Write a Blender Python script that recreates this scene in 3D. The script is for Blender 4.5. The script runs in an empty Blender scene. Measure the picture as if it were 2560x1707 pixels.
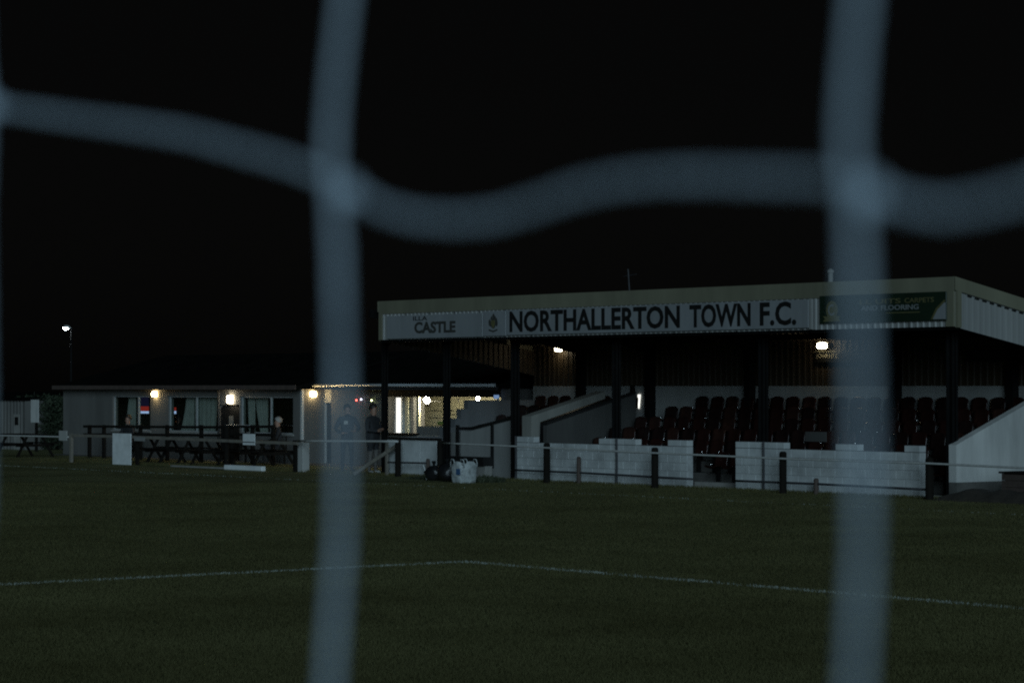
import bpy, bmesh, math, random
import numpy as np
from mathutils import Vector, Matrix

random.seed(7)
rng = np.random.default_rng(7)
SC = bpy.context.scene
COL = SC.collection
R = math.radians

# ------------------------------------------------------------------ camera, sky, light, exposure
F = 6800.0            # focal length in photograph pixels (2560 wide)
YH = 968.0            # horizon row
H = 2.25              # camera height
YAW = R(38.0)         # touchline runs 38 degrees off the viewing axis
SY, CY = math.sin(YAW), math.cos(YAW)
camd = bpy.data.cameras.new('camera')
cam = bpy.data.objects.new('camera', camd)
COL.objects.link(cam)
camd.sensor_width = 36.0
camd.lens = 36.0 * F / 2560.0
camd.clip_start = 0.02
camd.clip_end = 3000.0
cam.location = (0, 0, H)
pitch = math.atan((YH - 853.5) / F)
fwd = Vector((-CY * math.cos(pitch), SY * math.cos(pitch), math.sin(pitch)))
cam.rotation_euler = fwd.to_track_quat('-Z', 'Y').to_euler()
camd.dof.use_dof = True
camd.dof.focus_distance = 62.0
camd.dof.aperture_fstop = 12.8
SC.camera = cam

LDIR = Vector((0.81, -0.58, 0.0)).normalized()      # horizontal direction towards the light
LEL = R(14.0)
world = bpy.data.worlds.new('World')
SC.world = world
world.use_nodes = True
wn = world.node_tree
wn.nodes.clear()
wo = wn.nodes.new('ShaderNodeOutputWorld')
bg = wn.nodes.new('ShaderNodeBackground')
sky = wn.nodes.new('ShaderNodeTexSky')
sky.sky_type = 'NISHITA'
sky.sun_disc = False
sky.sun_elevation = LEL
sky.sun_rotation = math.atan2(LDIR.x, LDIR.y)
bg.inputs['Strength'].default_value = 0.0003
hs = wn.nodes.new('ShaderNodeHueSaturation')
hs.inputs['Saturation'].default_value = 0.15
wn.links.new(sky.outputs[0], hs.inputs['Color'])
wn.links.new(hs.outputs[0], bg.inputs[0])
wn.links.new(bg.outputs[0], wo.inputs[0])

sund = bpy.data.lights.new('sun', 'SUN')
sund.energy = 1.0
sund.angle = R(26.0)
sund.color = (0.58, 0.84, 1.0)
sun = bpy.data.objects.new('sun', sund)
COL.objects.link(sun)
sd = Vector((LDIR.x * math.cos(LEL), LDIR.y * math.cos(LEL), math.sin(LEL)))
sun.rotation_euler = sd.to_track_quat('Z', 'Y').to_euler()
sun.location = (0, -5, 30)

SC.view_settings.view_transform = 'Standard'
SC.view_settings.look = 'None'
SC.view_settings.gamma = 1.0
SC.view_settings.exposure = 0.0
SC.view_settings.use_curve_mapping = False
SC.render.engine = 'CYCLES'
SC.cycles.use_denoising = False
SC.cycles.pixel_filter_type = 'BLACKMAN_HARRIS'
SC.cycles.filter_width = 2.0
SC.cycles.adaptive_threshold = 0.004
SC.cycles.max_bounces = 5
SC.cycles.diffuse_bounces = 3
SC.cycles.glossy_bounces = 3
SC.cycles.transparent_max_bounces = 8
SC.cycles.sample_clamp_indirect = 0.4


def XY(px, Y):
    """X of the point of plane Y seen in column px."""
    k = (px - 1280) / F
    w = Y / (CY * k + SY)
    return (SY * k - CY) * w


def ZY(px, py, Y):
    k = (px - 1280) / F
    w = Y / (CY * k + SY)
    return H + (YH - py) / F * w


def YX(px, X):
    k = (px - 1280) / F
    w = X / (SY * k - CY)
    return (CY * k + SY) * w


def ZX(px, py, X):
    k = (px - 1280) / F
    w = X / (SY * k - CY)
    return H + (YH - py) / F * w


# ------------------------------------------------------------------ materials
MATS = {}


def mat(name, col, rough=0.7, var=0.25, scale=3.0, metal=0.0, bump=0.0, bscale=40.0, col2=None, emit=None, spec=0.5, streak=False):
    if name in MATS:
        return MATS[name]
    m = bpy.data.materials.new(name)
    m.use_nodes = True
    nt = m.node_tree
    b = nt.nodes['Principled BSDF']
    b.inputs['Roughness'].default_value = rough
    b.inputs['Metallic'].default_value = metal
    b.inputs['Specular IOR Level'].default_value = spec
    tc = nt.nodes.new('ShaderNodeTexCoord')
    geo = nt.nodes.new('ShaderNodeNewGeometry')
    nz = nt.nodes.new('ShaderNodeTexNoise')
    nz.inputs['Scale'].default_value = scale
    nz.inputs['Detail'].default_value = 8
    nz.inputs['Roughness'].default_value = 0.65
    if streak:
        mp = nt.nodes.new('ShaderNodeMapping')
        mp.inputs['Scale'].default_value = (1.0, 1.0, 0.18)
        nt.links.new(geo.outputs['Position'], mp.inputs['Vector'])
        nt.links.new(mp.outputs[0], nz.inputs['Vector'])
    else:
        nt.links.new(geo.outputs['Position'], nz.inputs['Vector'])
    rp = nt.nodes.new('ShaderNodeValToRGB')
    rp.color_ramp.elements[0].position = 0.3
    rp.color_ramp.elements[1].position = 0.7
    c2 = col2 if col2 else tuple(c * (1 - var) for c in col)
    c1 = col if col2 else tuple(min(1, c * (1 + var * 0.4)) for c in col)
    rp.color_ramp.elements[0].color = (*c2, 1)
    rp.color_ramp.elements[1].color = (*c1, 1)
    nt.links.new(nz.outputs['Fac'], rp.inputs[0])
    nt.links.new(rp.outputs[0], b.inputs['Base Color'])
    if bump:
        n2 = nt.nodes.new('ShaderNodeTexNoise')
        n2.inputs['Scale'].default_value = bscale
        n2.inputs['Detail'].default_value = 4
        nt.links.new(geo.outputs['Position'], n2.inputs['Vector'])
        bp = nt.nodes.new('ShaderNodeBump')
        bp.inputs['Strength'].default_value = bump
        bp.inputs['Distance'].default_value = 0.02
        nt.links.new(n2.outputs['Fac'], bp.inputs['Height'])
        nt.links.new(bp.outputs[0], b.inputs['Normal'])
    if emit:
        b.inputs['Emission Color'].default_value = (*emit[0], 1)
        b.inputs['Emission Strength'].default_value = emit[1]
        if name.startswith(('screen', 'bulb_', 'blue_lit', 'street')):
            m.cycles.emission_sampling = 'NONE'
    MATS[name] = m
    return m


WHITE = mat('white_paint', (0.60, 0.60, 0.58), 0.75, 0.35, 1.6, bump=0.15, streak=True)
BLOCKW = mat('white_block_paint', (0.58, 0.60, 0.60), 0.8, 0.38, 1.3, bump=0.3, bscale=60)
MORTAR = mat('mortar', (0.47, 0.48, 0.48), 0.9, 0.3, 5)
DIRTY = mat('dirty_white_render', (0.42, 0.42, 0.40), 0.85, 0.3, 1.2, bump=0.2, streak=True)
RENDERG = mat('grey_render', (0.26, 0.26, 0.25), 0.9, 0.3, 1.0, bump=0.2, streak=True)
CREAM = mat('cream_flashing', (0.21, 0.20, 0.14), 0.55, 0.3, 0.9, streak=True)
SHEETW = mat('white_sheet_metal', (0.31, 0.31, 0.30), 0.5, 0.25, 0.8, streak=True)
BROWNSHEET = mat('brown_sheet_metal', (0.060, 0.042, 0.024), 0.6, 0.35, 1.2, streak=True)
SIGNW = mat('sign_white', (0.27, 0.28, 0.29), 0.45, 0.2, 1.3, streak=True)
SIGNG = mat('sign_green', (0.013, 0.026, 0.015), 0.4, 0.3, 1.5)
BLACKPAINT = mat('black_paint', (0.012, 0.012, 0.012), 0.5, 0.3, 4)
LETTERG = mat('letter_grey', (0.05, 0.05, 0.045), 0.6, 0.3, 4)
LETTERY = mat('letter_ochre', (0.13, 0.12, 0.05), 0.6, 0.3, 4)
LETTERW = mat('letter_white', (0.20, 0.215, 0.215), 0.6, 0.2, 4)
LETTERC = mat('letter_cream', (0.36, 0.33, 0.23), 0.6, 0.2, 4)
STEEL = mat('dark_steel', (0.007, 0.007, 0.007), 0.7, 0.4, 5, bump=0.1, spec=0.15)
WOODD = mat('dark_wood', (0.012, 0.010, 0.008), 0.9, 0.4, 6, bump=0.3, streak=True, spec=0.15)
WOODP = mat('pale_wood', (0.20, 0.18, 0.15), 0.8, 0.35, 5, bump=0.3)
WOODB = mat('brown_wood', (0.085, 0.06, 0.05), 0.8, 0.35, 5, bump=0.3)
PIPE = mat('galvanised_pipe', (0.55, 0.55, 0.53), 0.5, 0.3, 8)
PARA = mat('shaded_parapet_paint', (0.24, 0.235, 0.21), 0.85, 0.3, 1.6, bump=0.2, streak=True)  # grime plus the shade inside the stand, both put into the colour
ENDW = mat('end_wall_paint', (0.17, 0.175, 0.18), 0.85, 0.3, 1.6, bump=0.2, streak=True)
STAIRW = mat('shaded_stair_render', (0.065, 0.064, 0.06), 0.9, 0.3, 1.6, bump=0.2, streak=True)  # base colour lowered to carry the shadow inside the stand
CHROME = mat('glint_chrome', (0.8, 0.8, 0.8), 0.12, 0.05, 3, metal=1.0)
RAILD = mat('low_rail_paint', (0.05, 0.05, 0.055), 0.6, 0.3, 8)
GUTTER = mat('gutter_plastic', (0.75, 0.8, 0.85), 0.2, 0.2, 2, spec=0.8)
FRAMEW = mat('window_frame_paint', (0.34, 0.35, 0.35), 0.6, 0.2, 4)
CLUBW = mat('clubhouse_render', (0.15, 0.145, 0.135), 0.9, 0.3, 1.0, bump=0.2, streak=True)  # render colour darkened to include the shade under the eaves
CONC = mat('concrete', (0.12, 0.115, 0.105), 0.9, 0.35, 2.5, bump=0.3)
CONCP = mat('pale_concrete', (0.30, 0.29, 0.27), 0.9, 0.35, 2.5, bump=0.3)
REDP = mat('red_plastic', (0.026, 0.009, 0.007), 0.25, 0.4, 3, spec=0.6)  # red kept very dark, shade under the stand roof is in the colour
TIMBERW = mat('white_timber', (0.80, 0.82, 0.82), 0.6, 0.2, 4)
ROOFM = mat('roof_sheet', (0.085, 0.085, 0.08), 0.7, 0.3, 1.5)
FELT = mat('grey_roof_felt', (0.010, 0.010, 0.009), 1.0, 0.35, 1.5, bump=0.3, spec=0.0)
EARTH = mat('earth', (0.05, 0.04, 0.03), 0.95, 0.4, 4, bump=0.5, bscale=20)
FABRIC = mat('woven_bag', (0.50, 0.53, 0.53), 0.6, 0.55, 9, bump=0.5, bscale=25)
BAGBLUE = mat('bag_print_blue', (0.05, 0.12, 0.25), 0.6, 0.2, 5)
SACK = mat('black_sack', (0.014, 0.014, 0.015), 0.35, 0.3, 6, bump=0.6, bscale=14)
NETM = mat('net_cord', (0.58, 0.69, 0.80), 0.65, 0.12, 60, bump=0.3, bscale=400)
CURTAIN = mat('curtain', (0.50, 0.49, 0.46), 0.9, 0.2, 3)
INNER = mat('room_wall', (0.16, 0.15, 0.13), 0.9, 0.2, 1)
KCREAM = mat('kiosk_cream', (0.70, 0.67, 0.48), 0.8, 0.15, 1.5)
KWHITE = mat('kiosk_white', (0.75, 0.75, 0.72), 0.5, 0.1, 1.5)
KBOARD = mat('kiosk_board', (0.62, 0.60, 0.42), 0.7, 0.12, 2)
KGREEN = mat('kiosk_green', (0.08, 0.16, 0.05), 0.7, 0.2, 2)
FRIDGE = mat('fridge_light', (0.8, 0.8, 0.8), 0.5, 0.05, 1, emit=((1.0, 0.98, 0.92), 1.1))
SKIN = mat('skin', (0.30, 0.17, 0.12), 0.6, 0.1, 8)
JACKET = mat('dark_jacket', (0.022, 0.023, 0.026), 0.8, 0.3, 12)
JACKET2 = mat('navy_jacket', (0.035, 0.038, 0.045), 0.8, 0.3, 12)
TROUS = mat('dark_trousers', (0.03, 0.03, 0.034), 0.85, 0.3, 12)
TROUSG = mat('grey_trousers', (0.14, 0.13, 0.12), 0.85, 0.3, 12)
SHOEW = mat('pale_shoe', (0.42, 0.42, 0.40), 0.6, 0.2, 12)
SHOED = mat('dark_shoe', (0.03, 0.03, 0.03), 0.6, 0.2, 12)
HAIRD = mat('dark_hair', (0.02, 0.016, 0.012), 0.6, 0.3, 30)
HAIRG = mat('grey_hair', (0.32, 0.30, 0.28), 0.6, 0.3, 30)
LEAF = mat('hedge_leaf', (0.035, 0.05, 0.025), 0.8, 0.5, 2)
WEED = mat('weed_leaf', (0.05, 0.06, 0.03), 0.8, 0.5, 6)
BARK = mat('bark', (0.05, 0.04, 0.03), 0.9, 0.4, 6)
BULBW = mat('lamp_glass_warm', (0.9, 0.85, 0.7), 0.4, 0.02, 1, emit=((1.0, 0.72, 0.33), 38.0))
BULBN = mat('lamp_glass_neutral', (0.9, 0.9, 0.85), 0.4, 0.02, 1, emit=((1.0, 0.86, 0.60), 34.0))
BULBC = mat('street_lamp_glass', (0.9, 0.9, 0.95), 0.4, 0.02, 1, emit=((0.85, 0.95, 1.0), 40.0))
GLOBE = mat('kiosk_globe', (0.9, 0.85, 0.6), 0.4, 0.02, 1, emit=((1.0, 0.90, 0.64), 190.0))
BULBS = mat('stand_lamp_glass', (0.9, 0.9, 0.85), 0.4, 0.02, 1, emit=((1.0, 0.88, 0.60), 15.0))
REDL = mat('bulb_red', (0.8, 0.1, 0.1), 0.4, 0.02, 1, emit=((1.0, 0.10, 0.07), 9.0))
WHITEL = mat('bulb_white', (0.8, 0.8, 0.9), 0.4, 0.02, 1, emit=((0.75, 0.78, 1.0), 7.0))
GREENL = mat('bulb_green', (0.8, 0.9, 0.5), 0.4, 0.02, 1, emit=((0.85, 1.0, 0.45), 7.0))
SLIT = mat('lit_doorway', (0.9, 0.9, 0.85), 0.6, 0.02, 1, emit=((1.0, 1.0, 0.92), 1.3))
TVRED = mat('screen_red', (0.3, 0.02, 0.02), 0.3, 0.05, 1, emit=((0.8, 0.07, 0.05), 0.28))
TVBLUE = mat('screen_blue', (0.1, 0.2, 0.5), 0.3, 0.05, 1, emit=((0.45, 0.62, 1.0), 0.9))
TVNAVY = mat('screen_navy', (0.02, 0.02, 0.08), 0.3, 0.05, 1, emit=((0.10, 0.10, 0.35), 0.06))
BLUELIT = mat('blue_lit_pole', (0.6, 0.75, 0.9), 0.4, 0.05, 1, emit=((0.32, 0.52, 0.95), 0.35))


def glass_mat():
    m = bpy.data.materials.new('window_glass')
    m.use_nodes = True
    nt = m.node_tree
    nt.nodes.clear()
    o = nt.nodes.new('ShaderNodeOutputMaterial')
    t = nt.nodes.new('ShaderNodeBsdfTransparent')
    t.inputs[0].default_value = (0.82, 0.86, 0.84, 1)
    g = nt.nodes.new('ShaderNodeBsdfGlossy')
    g.inputs['Roughness'].default_value = 0.05
    x = nt.nodes.new('ShaderNodeMixShader')
    x.inputs[0].default_value = 0.07
    nt.links.new(t.outputs[0], x.inputs[1])
    nt.links.new(g.outputs[0], x.inputs[2])
    nt.links.new(x.outputs[0], o.inputs[0])
    return m


GLASS = glass_mat()


# ------------------------------------------------------------------ mesh helpers
class MB:
    def __init__(s):
        s.v = []
        s.f = []
        s.m = []
        s.mi = 0

    def add(s, vs, fs):
        o = len(s.v)
        s.v += [tuple(v) for v in vs]
        s.f += [tuple(i + o for i in f) for f in fs]
        s.m += [s.mi] * len(fs)
        return s

    def box(s, x0, x1, y0, y1, z0, z1):
        x0, x1 = min(x0, x1), max(x0, x1)
        y0, y1 = min(y0, y1), max(y0, y1)
        z0, z1 = min(z0, z1), max(z0, z1)
        vs = [(x0, y0, z0), (x1, y0, z0), (x1, y1, z0), (x0, y1, z0), (x0, y0, z1), (x1, y0, z1), (x1, y1, z1), (x0, y1, z1)]
        return s.add(vs, [(0, 3, 2, 1), (4, 5, 6, 7), (0, 1, 5, 4), (1, 2, 6, 5), (2, 3, 7, 6), (3, 0, 4, 7)])

    def bevbox(s, x0, x1, y0, y1, z0, z1, b):
        """box with chamfered edges on all twelve sides"""
        bm = bmesh.new()
        bmesh.ops.create_cube(bm, size=1.0)
        for v in bm.verts:
            v.co = Vector(((x0 + x1) / 2 + v.co.x * abs(x1 - x0), (y0 + y1) / 2 + v.co.y * abs(y1 - y0), (z0 + z1) / 2 + v.co.z * abs(z1 - z0)))
        bmesh.ops.bevel(bm, geom=list(bm.edges), offset=b, segments=1, affect='EDGES')
        bm.verts.ensure_lookup_table()
        bm.verts.index_update()
        s.add([v.co[:] for v in bm.verts], [[v.index for v in f.verts] for f in bm.faces])
        bm.free()
        return s

    def prism_x(s, prof, x0, x1):
        """profile of (y, z) points extruded along X"""
        n = len(prof)
        x0, x1 = min(x0, x1), max(x0, x1)
        vs = [(x0, y, z) for y, z in prof] + [(x1, y, z) for y, z in prof]
        fs = [tuple(range(n))[::-1], tuple(range(n, 2 * n))]
        fs += [(i, (i + 1) % n, n + (i + 1) % n, n + i) for i in range(n)]
        return s.add(vs, fs)

    def prism_y(s, prof, y0, y1):
        n = len(prof)
        vs = [(x, y0, z) for x, z in prof] + [(x, y1, z) for x, z in prof]
        fs = [tuple(range(n)), tuple(range(n, 2 * n))[::-1]]
        fs += [(i, n + i, n + (i + 1) % n, (i + 1) % n) for i in range(n)]
        return s.add(vs, fs)

    def tube(s, pts, rad, n=8, caps=True):
        pts = [Vector(p) for p in pts]
        if not hasattr(rad, '__len__'):
            rad = [rad] * len(pts)
        vs = []
        ref = Vector((0.0, 0.0, 1.0))
        for i, p in enumerate(pts):
            d = (pts[min(i + 1, len(pts) - 1)] - pts[max(i - 1, 0)]).normalized()
            r0 = ref if abs(d.dot(ref)) < 0.95 else Vector((0.0, 1.0, 0.0))
            u = d.cross(r0).normalized()
            v = d.cross(u).normalized()
            for k in range(n):
                a = 2 * math.pi * k / n
                vs.append(p + (u * math.cos(a) + v * math.sin(a)) * rad[i])
        fs = []
        for i in range(len(pts) - 1):
            for k in range(n):
                fs.append((i * n + k, i * n + (k + 1) % n, (i + 1) * n + (k + 1) % n, (i + 1) * n + k))
        if caps:
            fs.append(tuple(range(n))[::-1])
            fs.append(tuple(range((len(pts) - 1) * n, len(pts) * n)))
        return s.add(vs, fs)

    def lathe(s, prof, c, n=14):
        """profile (radius, z) turned round a vertical axis at c"""
        vs = []
        for r, z in prof:
            for k in range(n):
                a = 2 * math.pi * k / n
                vs.append((c[0] + r * math.cos(a), c[1] + r * math.sin(a), c[2] + z))
        fs = []
        for i in range(len(prof) - 1):
            for k in range(n):
                fs.append((i * n + k, i * n + (k + 1) % n, (i + 1) * n + (k + 1) % n, (i + 1) * n + k))
        fs.append(tuple(range(n))[::-1])
        fs.append(tuple(range((len(prof) - 1) * n, len(prof) * n)))
        return s.add(vs, fs)

    def ball(s, c, r, n=10, m=6):
        rx, ry, rz = (r, r, r) if not hasattr(r, '__len__') else r
        vs = []
        for i in range(m + 1):
            t = math.pi * (0.02 + 0.96 * i / m)
            for k in range(n):
                a = 2 * math.pi * k / n
                vs.append((c[0] + rx * math.sin(t) * math.cos(a), c[1] + ry * math.sin(t) * math.sin(a), c[2] - rz * math.cos(t)))
        fs = []
        for i in range(m):
            for k in range(n):
                fs.append((i * n + k, i * n + (k + 1) % n, (i + 1) * n + (k + 1) % n, (i + 1) * n + k))
        fs.append(tuple(range(n))[::-1])
        fs.append(tuple(range(m * n, (m + 1) * n)))
        return s.add(vs, fs)

    def mesh(s, name, mats, off=(0, 0, 0), smooth=False):
        me = bpy.data.meshes.new(name)
        o = Vector(off)
        me.from_pydata([(v[0] - o.x, v[1] - o.y, v[2] - o.z) for v in s.v], [], s.f)
        for m in (mats if isinstance(mats, (list, tuple)) else [mats]):
            me.materials.append(m)
        if isinstance(mats, (list, tuple)):
            me.polygons.foreach_set('material_index', s.m)
        if smooth:
            me.polygons.foreach_set('use_smooth', [True] * len(me.polygons))
        me.update()
        return me

    def build(s, name, mats, parent=None, smooth=False):
        off = origin_of(parent)
        o = bpy.data.objects.new(name, s.mesh(name, mats, off, smooth))
        COL.objects.link(o)
        o.parent = parent
        return o


def origin_of(p):
    o = Vector((0, 0, 0))
    while p is not None:
        o += p.location
        p = p.parent
    return o


def tag(o, label, cat, group=None, kind=None):
    if label:
        o['label'] = label
    if cat:
        o['category'] = cat
    if group:
        o['group'] = group
    if kind:
        o['kind'] = kind
    return o


def thing(name, loc, label, cat, group=None):
    o = bpy.data.objects.new(name, None)
    o.empty_display_size = 0.2
    COL.objects.link(o)
    o.location = loc
    return tag(o, label, cat, group)


def mesh_obj(name, me, parent=None, loc=(0, 0, 0)):
    o = bpy.data.objects.new(name, me)
    COL.objects.link(o)
    o.parent = parent
    o.location = loc
    return o


def text_mesh(txt, x0, x1, z0, z1, y, m, name, parent, bold=0.0, axis='x'):
    """lettering fitted to a rectangle of the plane y, 4 mm thick"""
    cu = bpy.data.curves.new('t', 'FONT')
    cu.body = txt
    cu.offset = bold
    cu.extrude = 0.006
    cu.resolution_u = 3
    ob = bpy.data.objects.new('t', cu)
    COL.objects.link(ob)
    dg = bpy.context.evaluated_depsgraph_get()
    me = bpy.data.meshes.new_from_object(ob.evaluated_get(dg))
    bpy.data.objects.remove(ob)
    n = len(me.vertices)
    co = np.empty(n * 3)
    me.vertices.foreach_get('co', co)
    co = co.reshape(-1, 3)
    mn, mx = co.min(0), co.max(0)
    out = np.empty_like(co)
    out[:, 0] = x0 + (co[:, 0] - mn[0]) / (mx[0] - mn[0]) * (x1 - x0)
    out[:, 2] = z0 + (co[:, 1] - mn[1]) / (mx[1] - mn[1]) * (z1 - z0)
    out[:, 1] = y - (co[:, 2] - mn[2]) / (mx[2] - mn[2] + 1e-9) * 0.005
    out -= np.array(origin_of(parent))
    me.vertices.foreach_set('co', out.ravel())
    me.materials.clear()
    me.materials.append(m)
    me.update()
    return mesh_obj(name, me, parent)


def corrugated(x0, x1, y, zb, zt, pitch=0.2, depth=0.028, thick=None):
    """trapezoidal sheet in an X-Z plane; zb, zt are functions of x (front at y - depth)"""
    mb = MB()
    xs = []
    x = x0
    while x < x1 - 1e-6:
        for t, d in ((0, 0), (0.12, 1), (0.38, 1), (0.5, 0)):
            xx = min(x + t * pitch, x1)
            xs.append((xx, d))
        x += pitch
    xs.append((x1, 0))
    vs = []
    for xx, d in xs:
        yy = y - d * depth
        vs += [(xx, yy, zb(xx)), (xx, yy, zt(xx))]
    n = len(xs)
    mb.add(vs, [(2 * i, 2 * i + 2, 2 * i + 3, 2 * i + 1) for i in range(n - 1) if xs[i + 1][0] - xs[i][0] > 1e-6])
    return mb


ORD = ['first', 'second', 'third', 'fourth', 'fifth', 'sixth', 'seventh', 'eighth', 'ninth', 'tenth', 'eleventh', 'twelfth',
       'thirteenth', 'fourteenth', 'fifteenth', 'sixteenth', 'seventeenth', 'eighteenth', 'nineteenth', 'twentieth',
       'twenty-first', 'twenty-second', 'twenty-third', 'twenty-fourth', 'twenty-fifth', 'twenty-sixth']

# ------------------------------------------------------------------ ground and pitch
def ground_mat():
    m = bpy.data.materials.new('grass_ground')
    m.use_nodes = True
    nt = m.node_tree
    b = nt.nodes['Principled BSDF']
    b.inputs['Roughness'].default_value = 0.95
    b.inputs['Specular IOR Level'].default_value = 0.1
    geo = nt.nodes.new('ShaderNodeNewGeometry')
    a = nt.nodes.new('ShaderNodeTexNoise')
    a.inputs['Scale'].default_value = 0.35
    a.inputs['Detail'].default_value = 9
    a.inputs['Roughness'].default_value = 0.7
    nt.links.new(geo.outputs['Position'], a.inputs['Vector'])
    rp = nt.nodes.new('ShaderNodeValToRGB')
    rp.color_ramp.elements[0].position = 0.35
    rp.color_ramp.elements[1].position = 0.65
    rp.color_ramp.elements[0].color = (0.11, 0.11, 0.048, 1)
    rp.color_ramp.elements[1].color = (0.205, 0.21, 0.10, 1)
    nt.links.new(a.outputs['Fac'], rp.inputs[0])
    nt.links.new(rp.outputs[0], b.inputs['Base Color'])
    n2 = nt.nodes.new('ShaderNodeTexNoise')
    n2.inputs['Scale'].default_value = 30
    n2.inputs['Detail'].default_value = 5
    nt.links.new(geo.outputs['Position'], n2.inputs['Vector'])
    bp = nt.nodes.new('ShaderNodeBump')
    bp.inputs['Strength'].default_value = 0.4
    bp.inputs['Distance'].default_value = 0.05
    nt.links.new(n2.outputs['Fac'], bp.inputs['Height'])
    nt.links.new(bp.outputs[0], b.inputs['Normal'])
    return m


GRASS = ground_mat()
BLADE = mat('grass_blade', (0.232, 0.222, 0.102), 0.8, 0.45, 0.32, col2=(0.125, 0.115, 0.048), spec=0.1)
_nt = BLADE.node_tree
_tr = _nt.nodes.new('ShaderNodeBsdfTranslucent')
_mx = _nt.nodes.new('ShaderNodeMixShader')
_mx.inputs[0].default_value = 0.5
_pb = _nt.nodes['Principled BSDF']
_nt.links.new(_pb.inputs['Base Color'].links[0].from_socket, _tr.inputs[0])
_nt.links.new(_pb.outputs[0], _mx.inputs[1])
_nt.links.new(_tr.outputs[0], _mx.inputs[2])
_nt.links.new(_mx.outputs[0], _nt.nodes['Material Output'].inputs[0])
LINEB = mat('painted_blade', (0.36, 0.40, 0.36), 0.8, 0.3, 5)
mb = MB()
mb.add([(-500, -250, 0), (250, -250, 0), (250, 500, 0), (-500, 500, 0)], [(0, 1, 2, 3)])
tag(mb.build('ground', GRASS), 'dark green grass of the pitch and the ground around it', None, kind='structure')


def blades(name, P, hmin, hmax, wmin, wmax, m, label):
    n = len(P)
    ang = rng.uniform(0, 2 * math.pi, n)
    hh = rng.uniform(hmin, hmax, n)
    ww = rng.uniform(wmin, wmax, n) * 0.5
    lean = rng.normal(0, 0.45, (n, 2)) * hh[:, None]
    V = np.zeros((n, 3, 3))
    V[:, 0, 0] = P[:, 0] - np.cos(ang) * ww
    V[:, 0, 1] = P[:, 1] - np.sin(ang) * ww
    V[:, 1, 0] = P[:, 0] + np.cos(ang) * ww
    V[:, 1, 1] = P[:, 1] + np.sin(ang) * ww
    V[:, 2, 0] = P[:, 0] + lean[:, 0]
    V[:, 2, 1] = P[:, 1] + lean[:, 1]
    V[:, :2, 2] = 0.001
    V[:, 2, 2] = hh
    me = bpy.data.meshes.new(name)
    me.vertices.add(3 * n)
    me.vertices.foreach_set('co', V.ravel())
    me.loops.add(3 * n)
    me.loops.foreach_set('vertex_index', np.arange(3 * n, dtype=np.int32))
    me.polygons.add(n)
    me.polygons.foreach_set('loop_start', np.arange(0, 3 * n, 3, dtype=np.int32))
    me.polygons.foreach_set('loop_total', np.full(n, 3, dtype=np.int32))
    me.materials.append(m)
    me.update(calc_edges=True)
    o = mesh_obj(name, me)
    tag(o, label, None)
    return o


# blades over the visible wedge of the pitch, thinning with distance
n = 900000
u = rng.uniform(0, 1, n)
w = 19.0 * (64.0 / 19.0) ** u
k = rng.uniform(-0.23, 0.23, n)
P = np.stack([(SY * k - CY) * w, (CY * k + SY) * w], 1)
P = P[P[:, 1] < 40.35]
o = blades('grass', P, 0.012, 0.036, 0.006, 0.013, BLADE, 'short mown grass of the football pitch')
tag(o, None, 'grass', kind='stuff')
# ranker grass at the foot of the walls and rail
P2 = np.stack([rng.uniform(-75, -33, 20000), 40.42 - np.abs(rng.normal(0, 0.16, 20000))], 1)
o = blades('rough_grass', P2, 0.03, 0.10, 0.01, 0.022, BLADE, 'longer rough grass along the foot of the rail and walls')
tag(o, None, 'grass', kind='stuff')


def line(name, x0, x1, y0, y1, dens, label):
    area = abs((x1 - x0) * (y1 - y0))
    nn = int(area * dens)
    p = np.stack([rng.uniform(min(x0, x1), max(x0, x1), nn), rng.uniform(min(y0, y1), max(y0, y1), nn)], 1)
    # the paint misses some tufts
    keep = (np.sin(p[:, 0] * 3.1 + np.sin(p[:, 1] * 7.0)) + np.sin(p[:, 1] * 2.3 + 1.0) + rng.normal(0, 0.9, nn)) > -1.3
    p = p[keep]
    p += rng.normal(0, 0.012, p.shape)
    o = blades(name, p, 0.01, 0.034, 0.006, 0.015, LINEB, label)
    o['kind'] = 'structure'
    return o


PX, PY, TY = -28.0, 21.1, 36.6
line('penalty_area_line', PX - 0.07, PX + 0.07, 5.0, PY - 0.05, 2600, 'white painted front line of the penalty area')
line('penalty_area_line', PX - 0.07, -3.0, PY - 0.07, PY + 0.07, 2600, 'white painted side line of the penalty area')
line('touchline', -95.0, -10.0, TY - 0.05, TY + 0.05, 260, 'faint white touchline in front of the stand')

# ------------------------------------------------------------------ the grandstand
YF = 40.20                       # fascia face
YW = 40.45                       # front wall face
YC = 40.88                       # columns
YB = 45.25                       # back wall
XL, XR = -57.0, -37.2
ZB, ZT = 3.46, 4.45
SL = 0.195                       # roof falls to the back
stand = thing('grandstand', ((XL + XR) / 2, 43.0, 0), 'low covered football stand with lettered white fascia and red seats', 'grandstand')


def roof_z(y):
    return ZT - SL * (y - YF)


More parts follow.
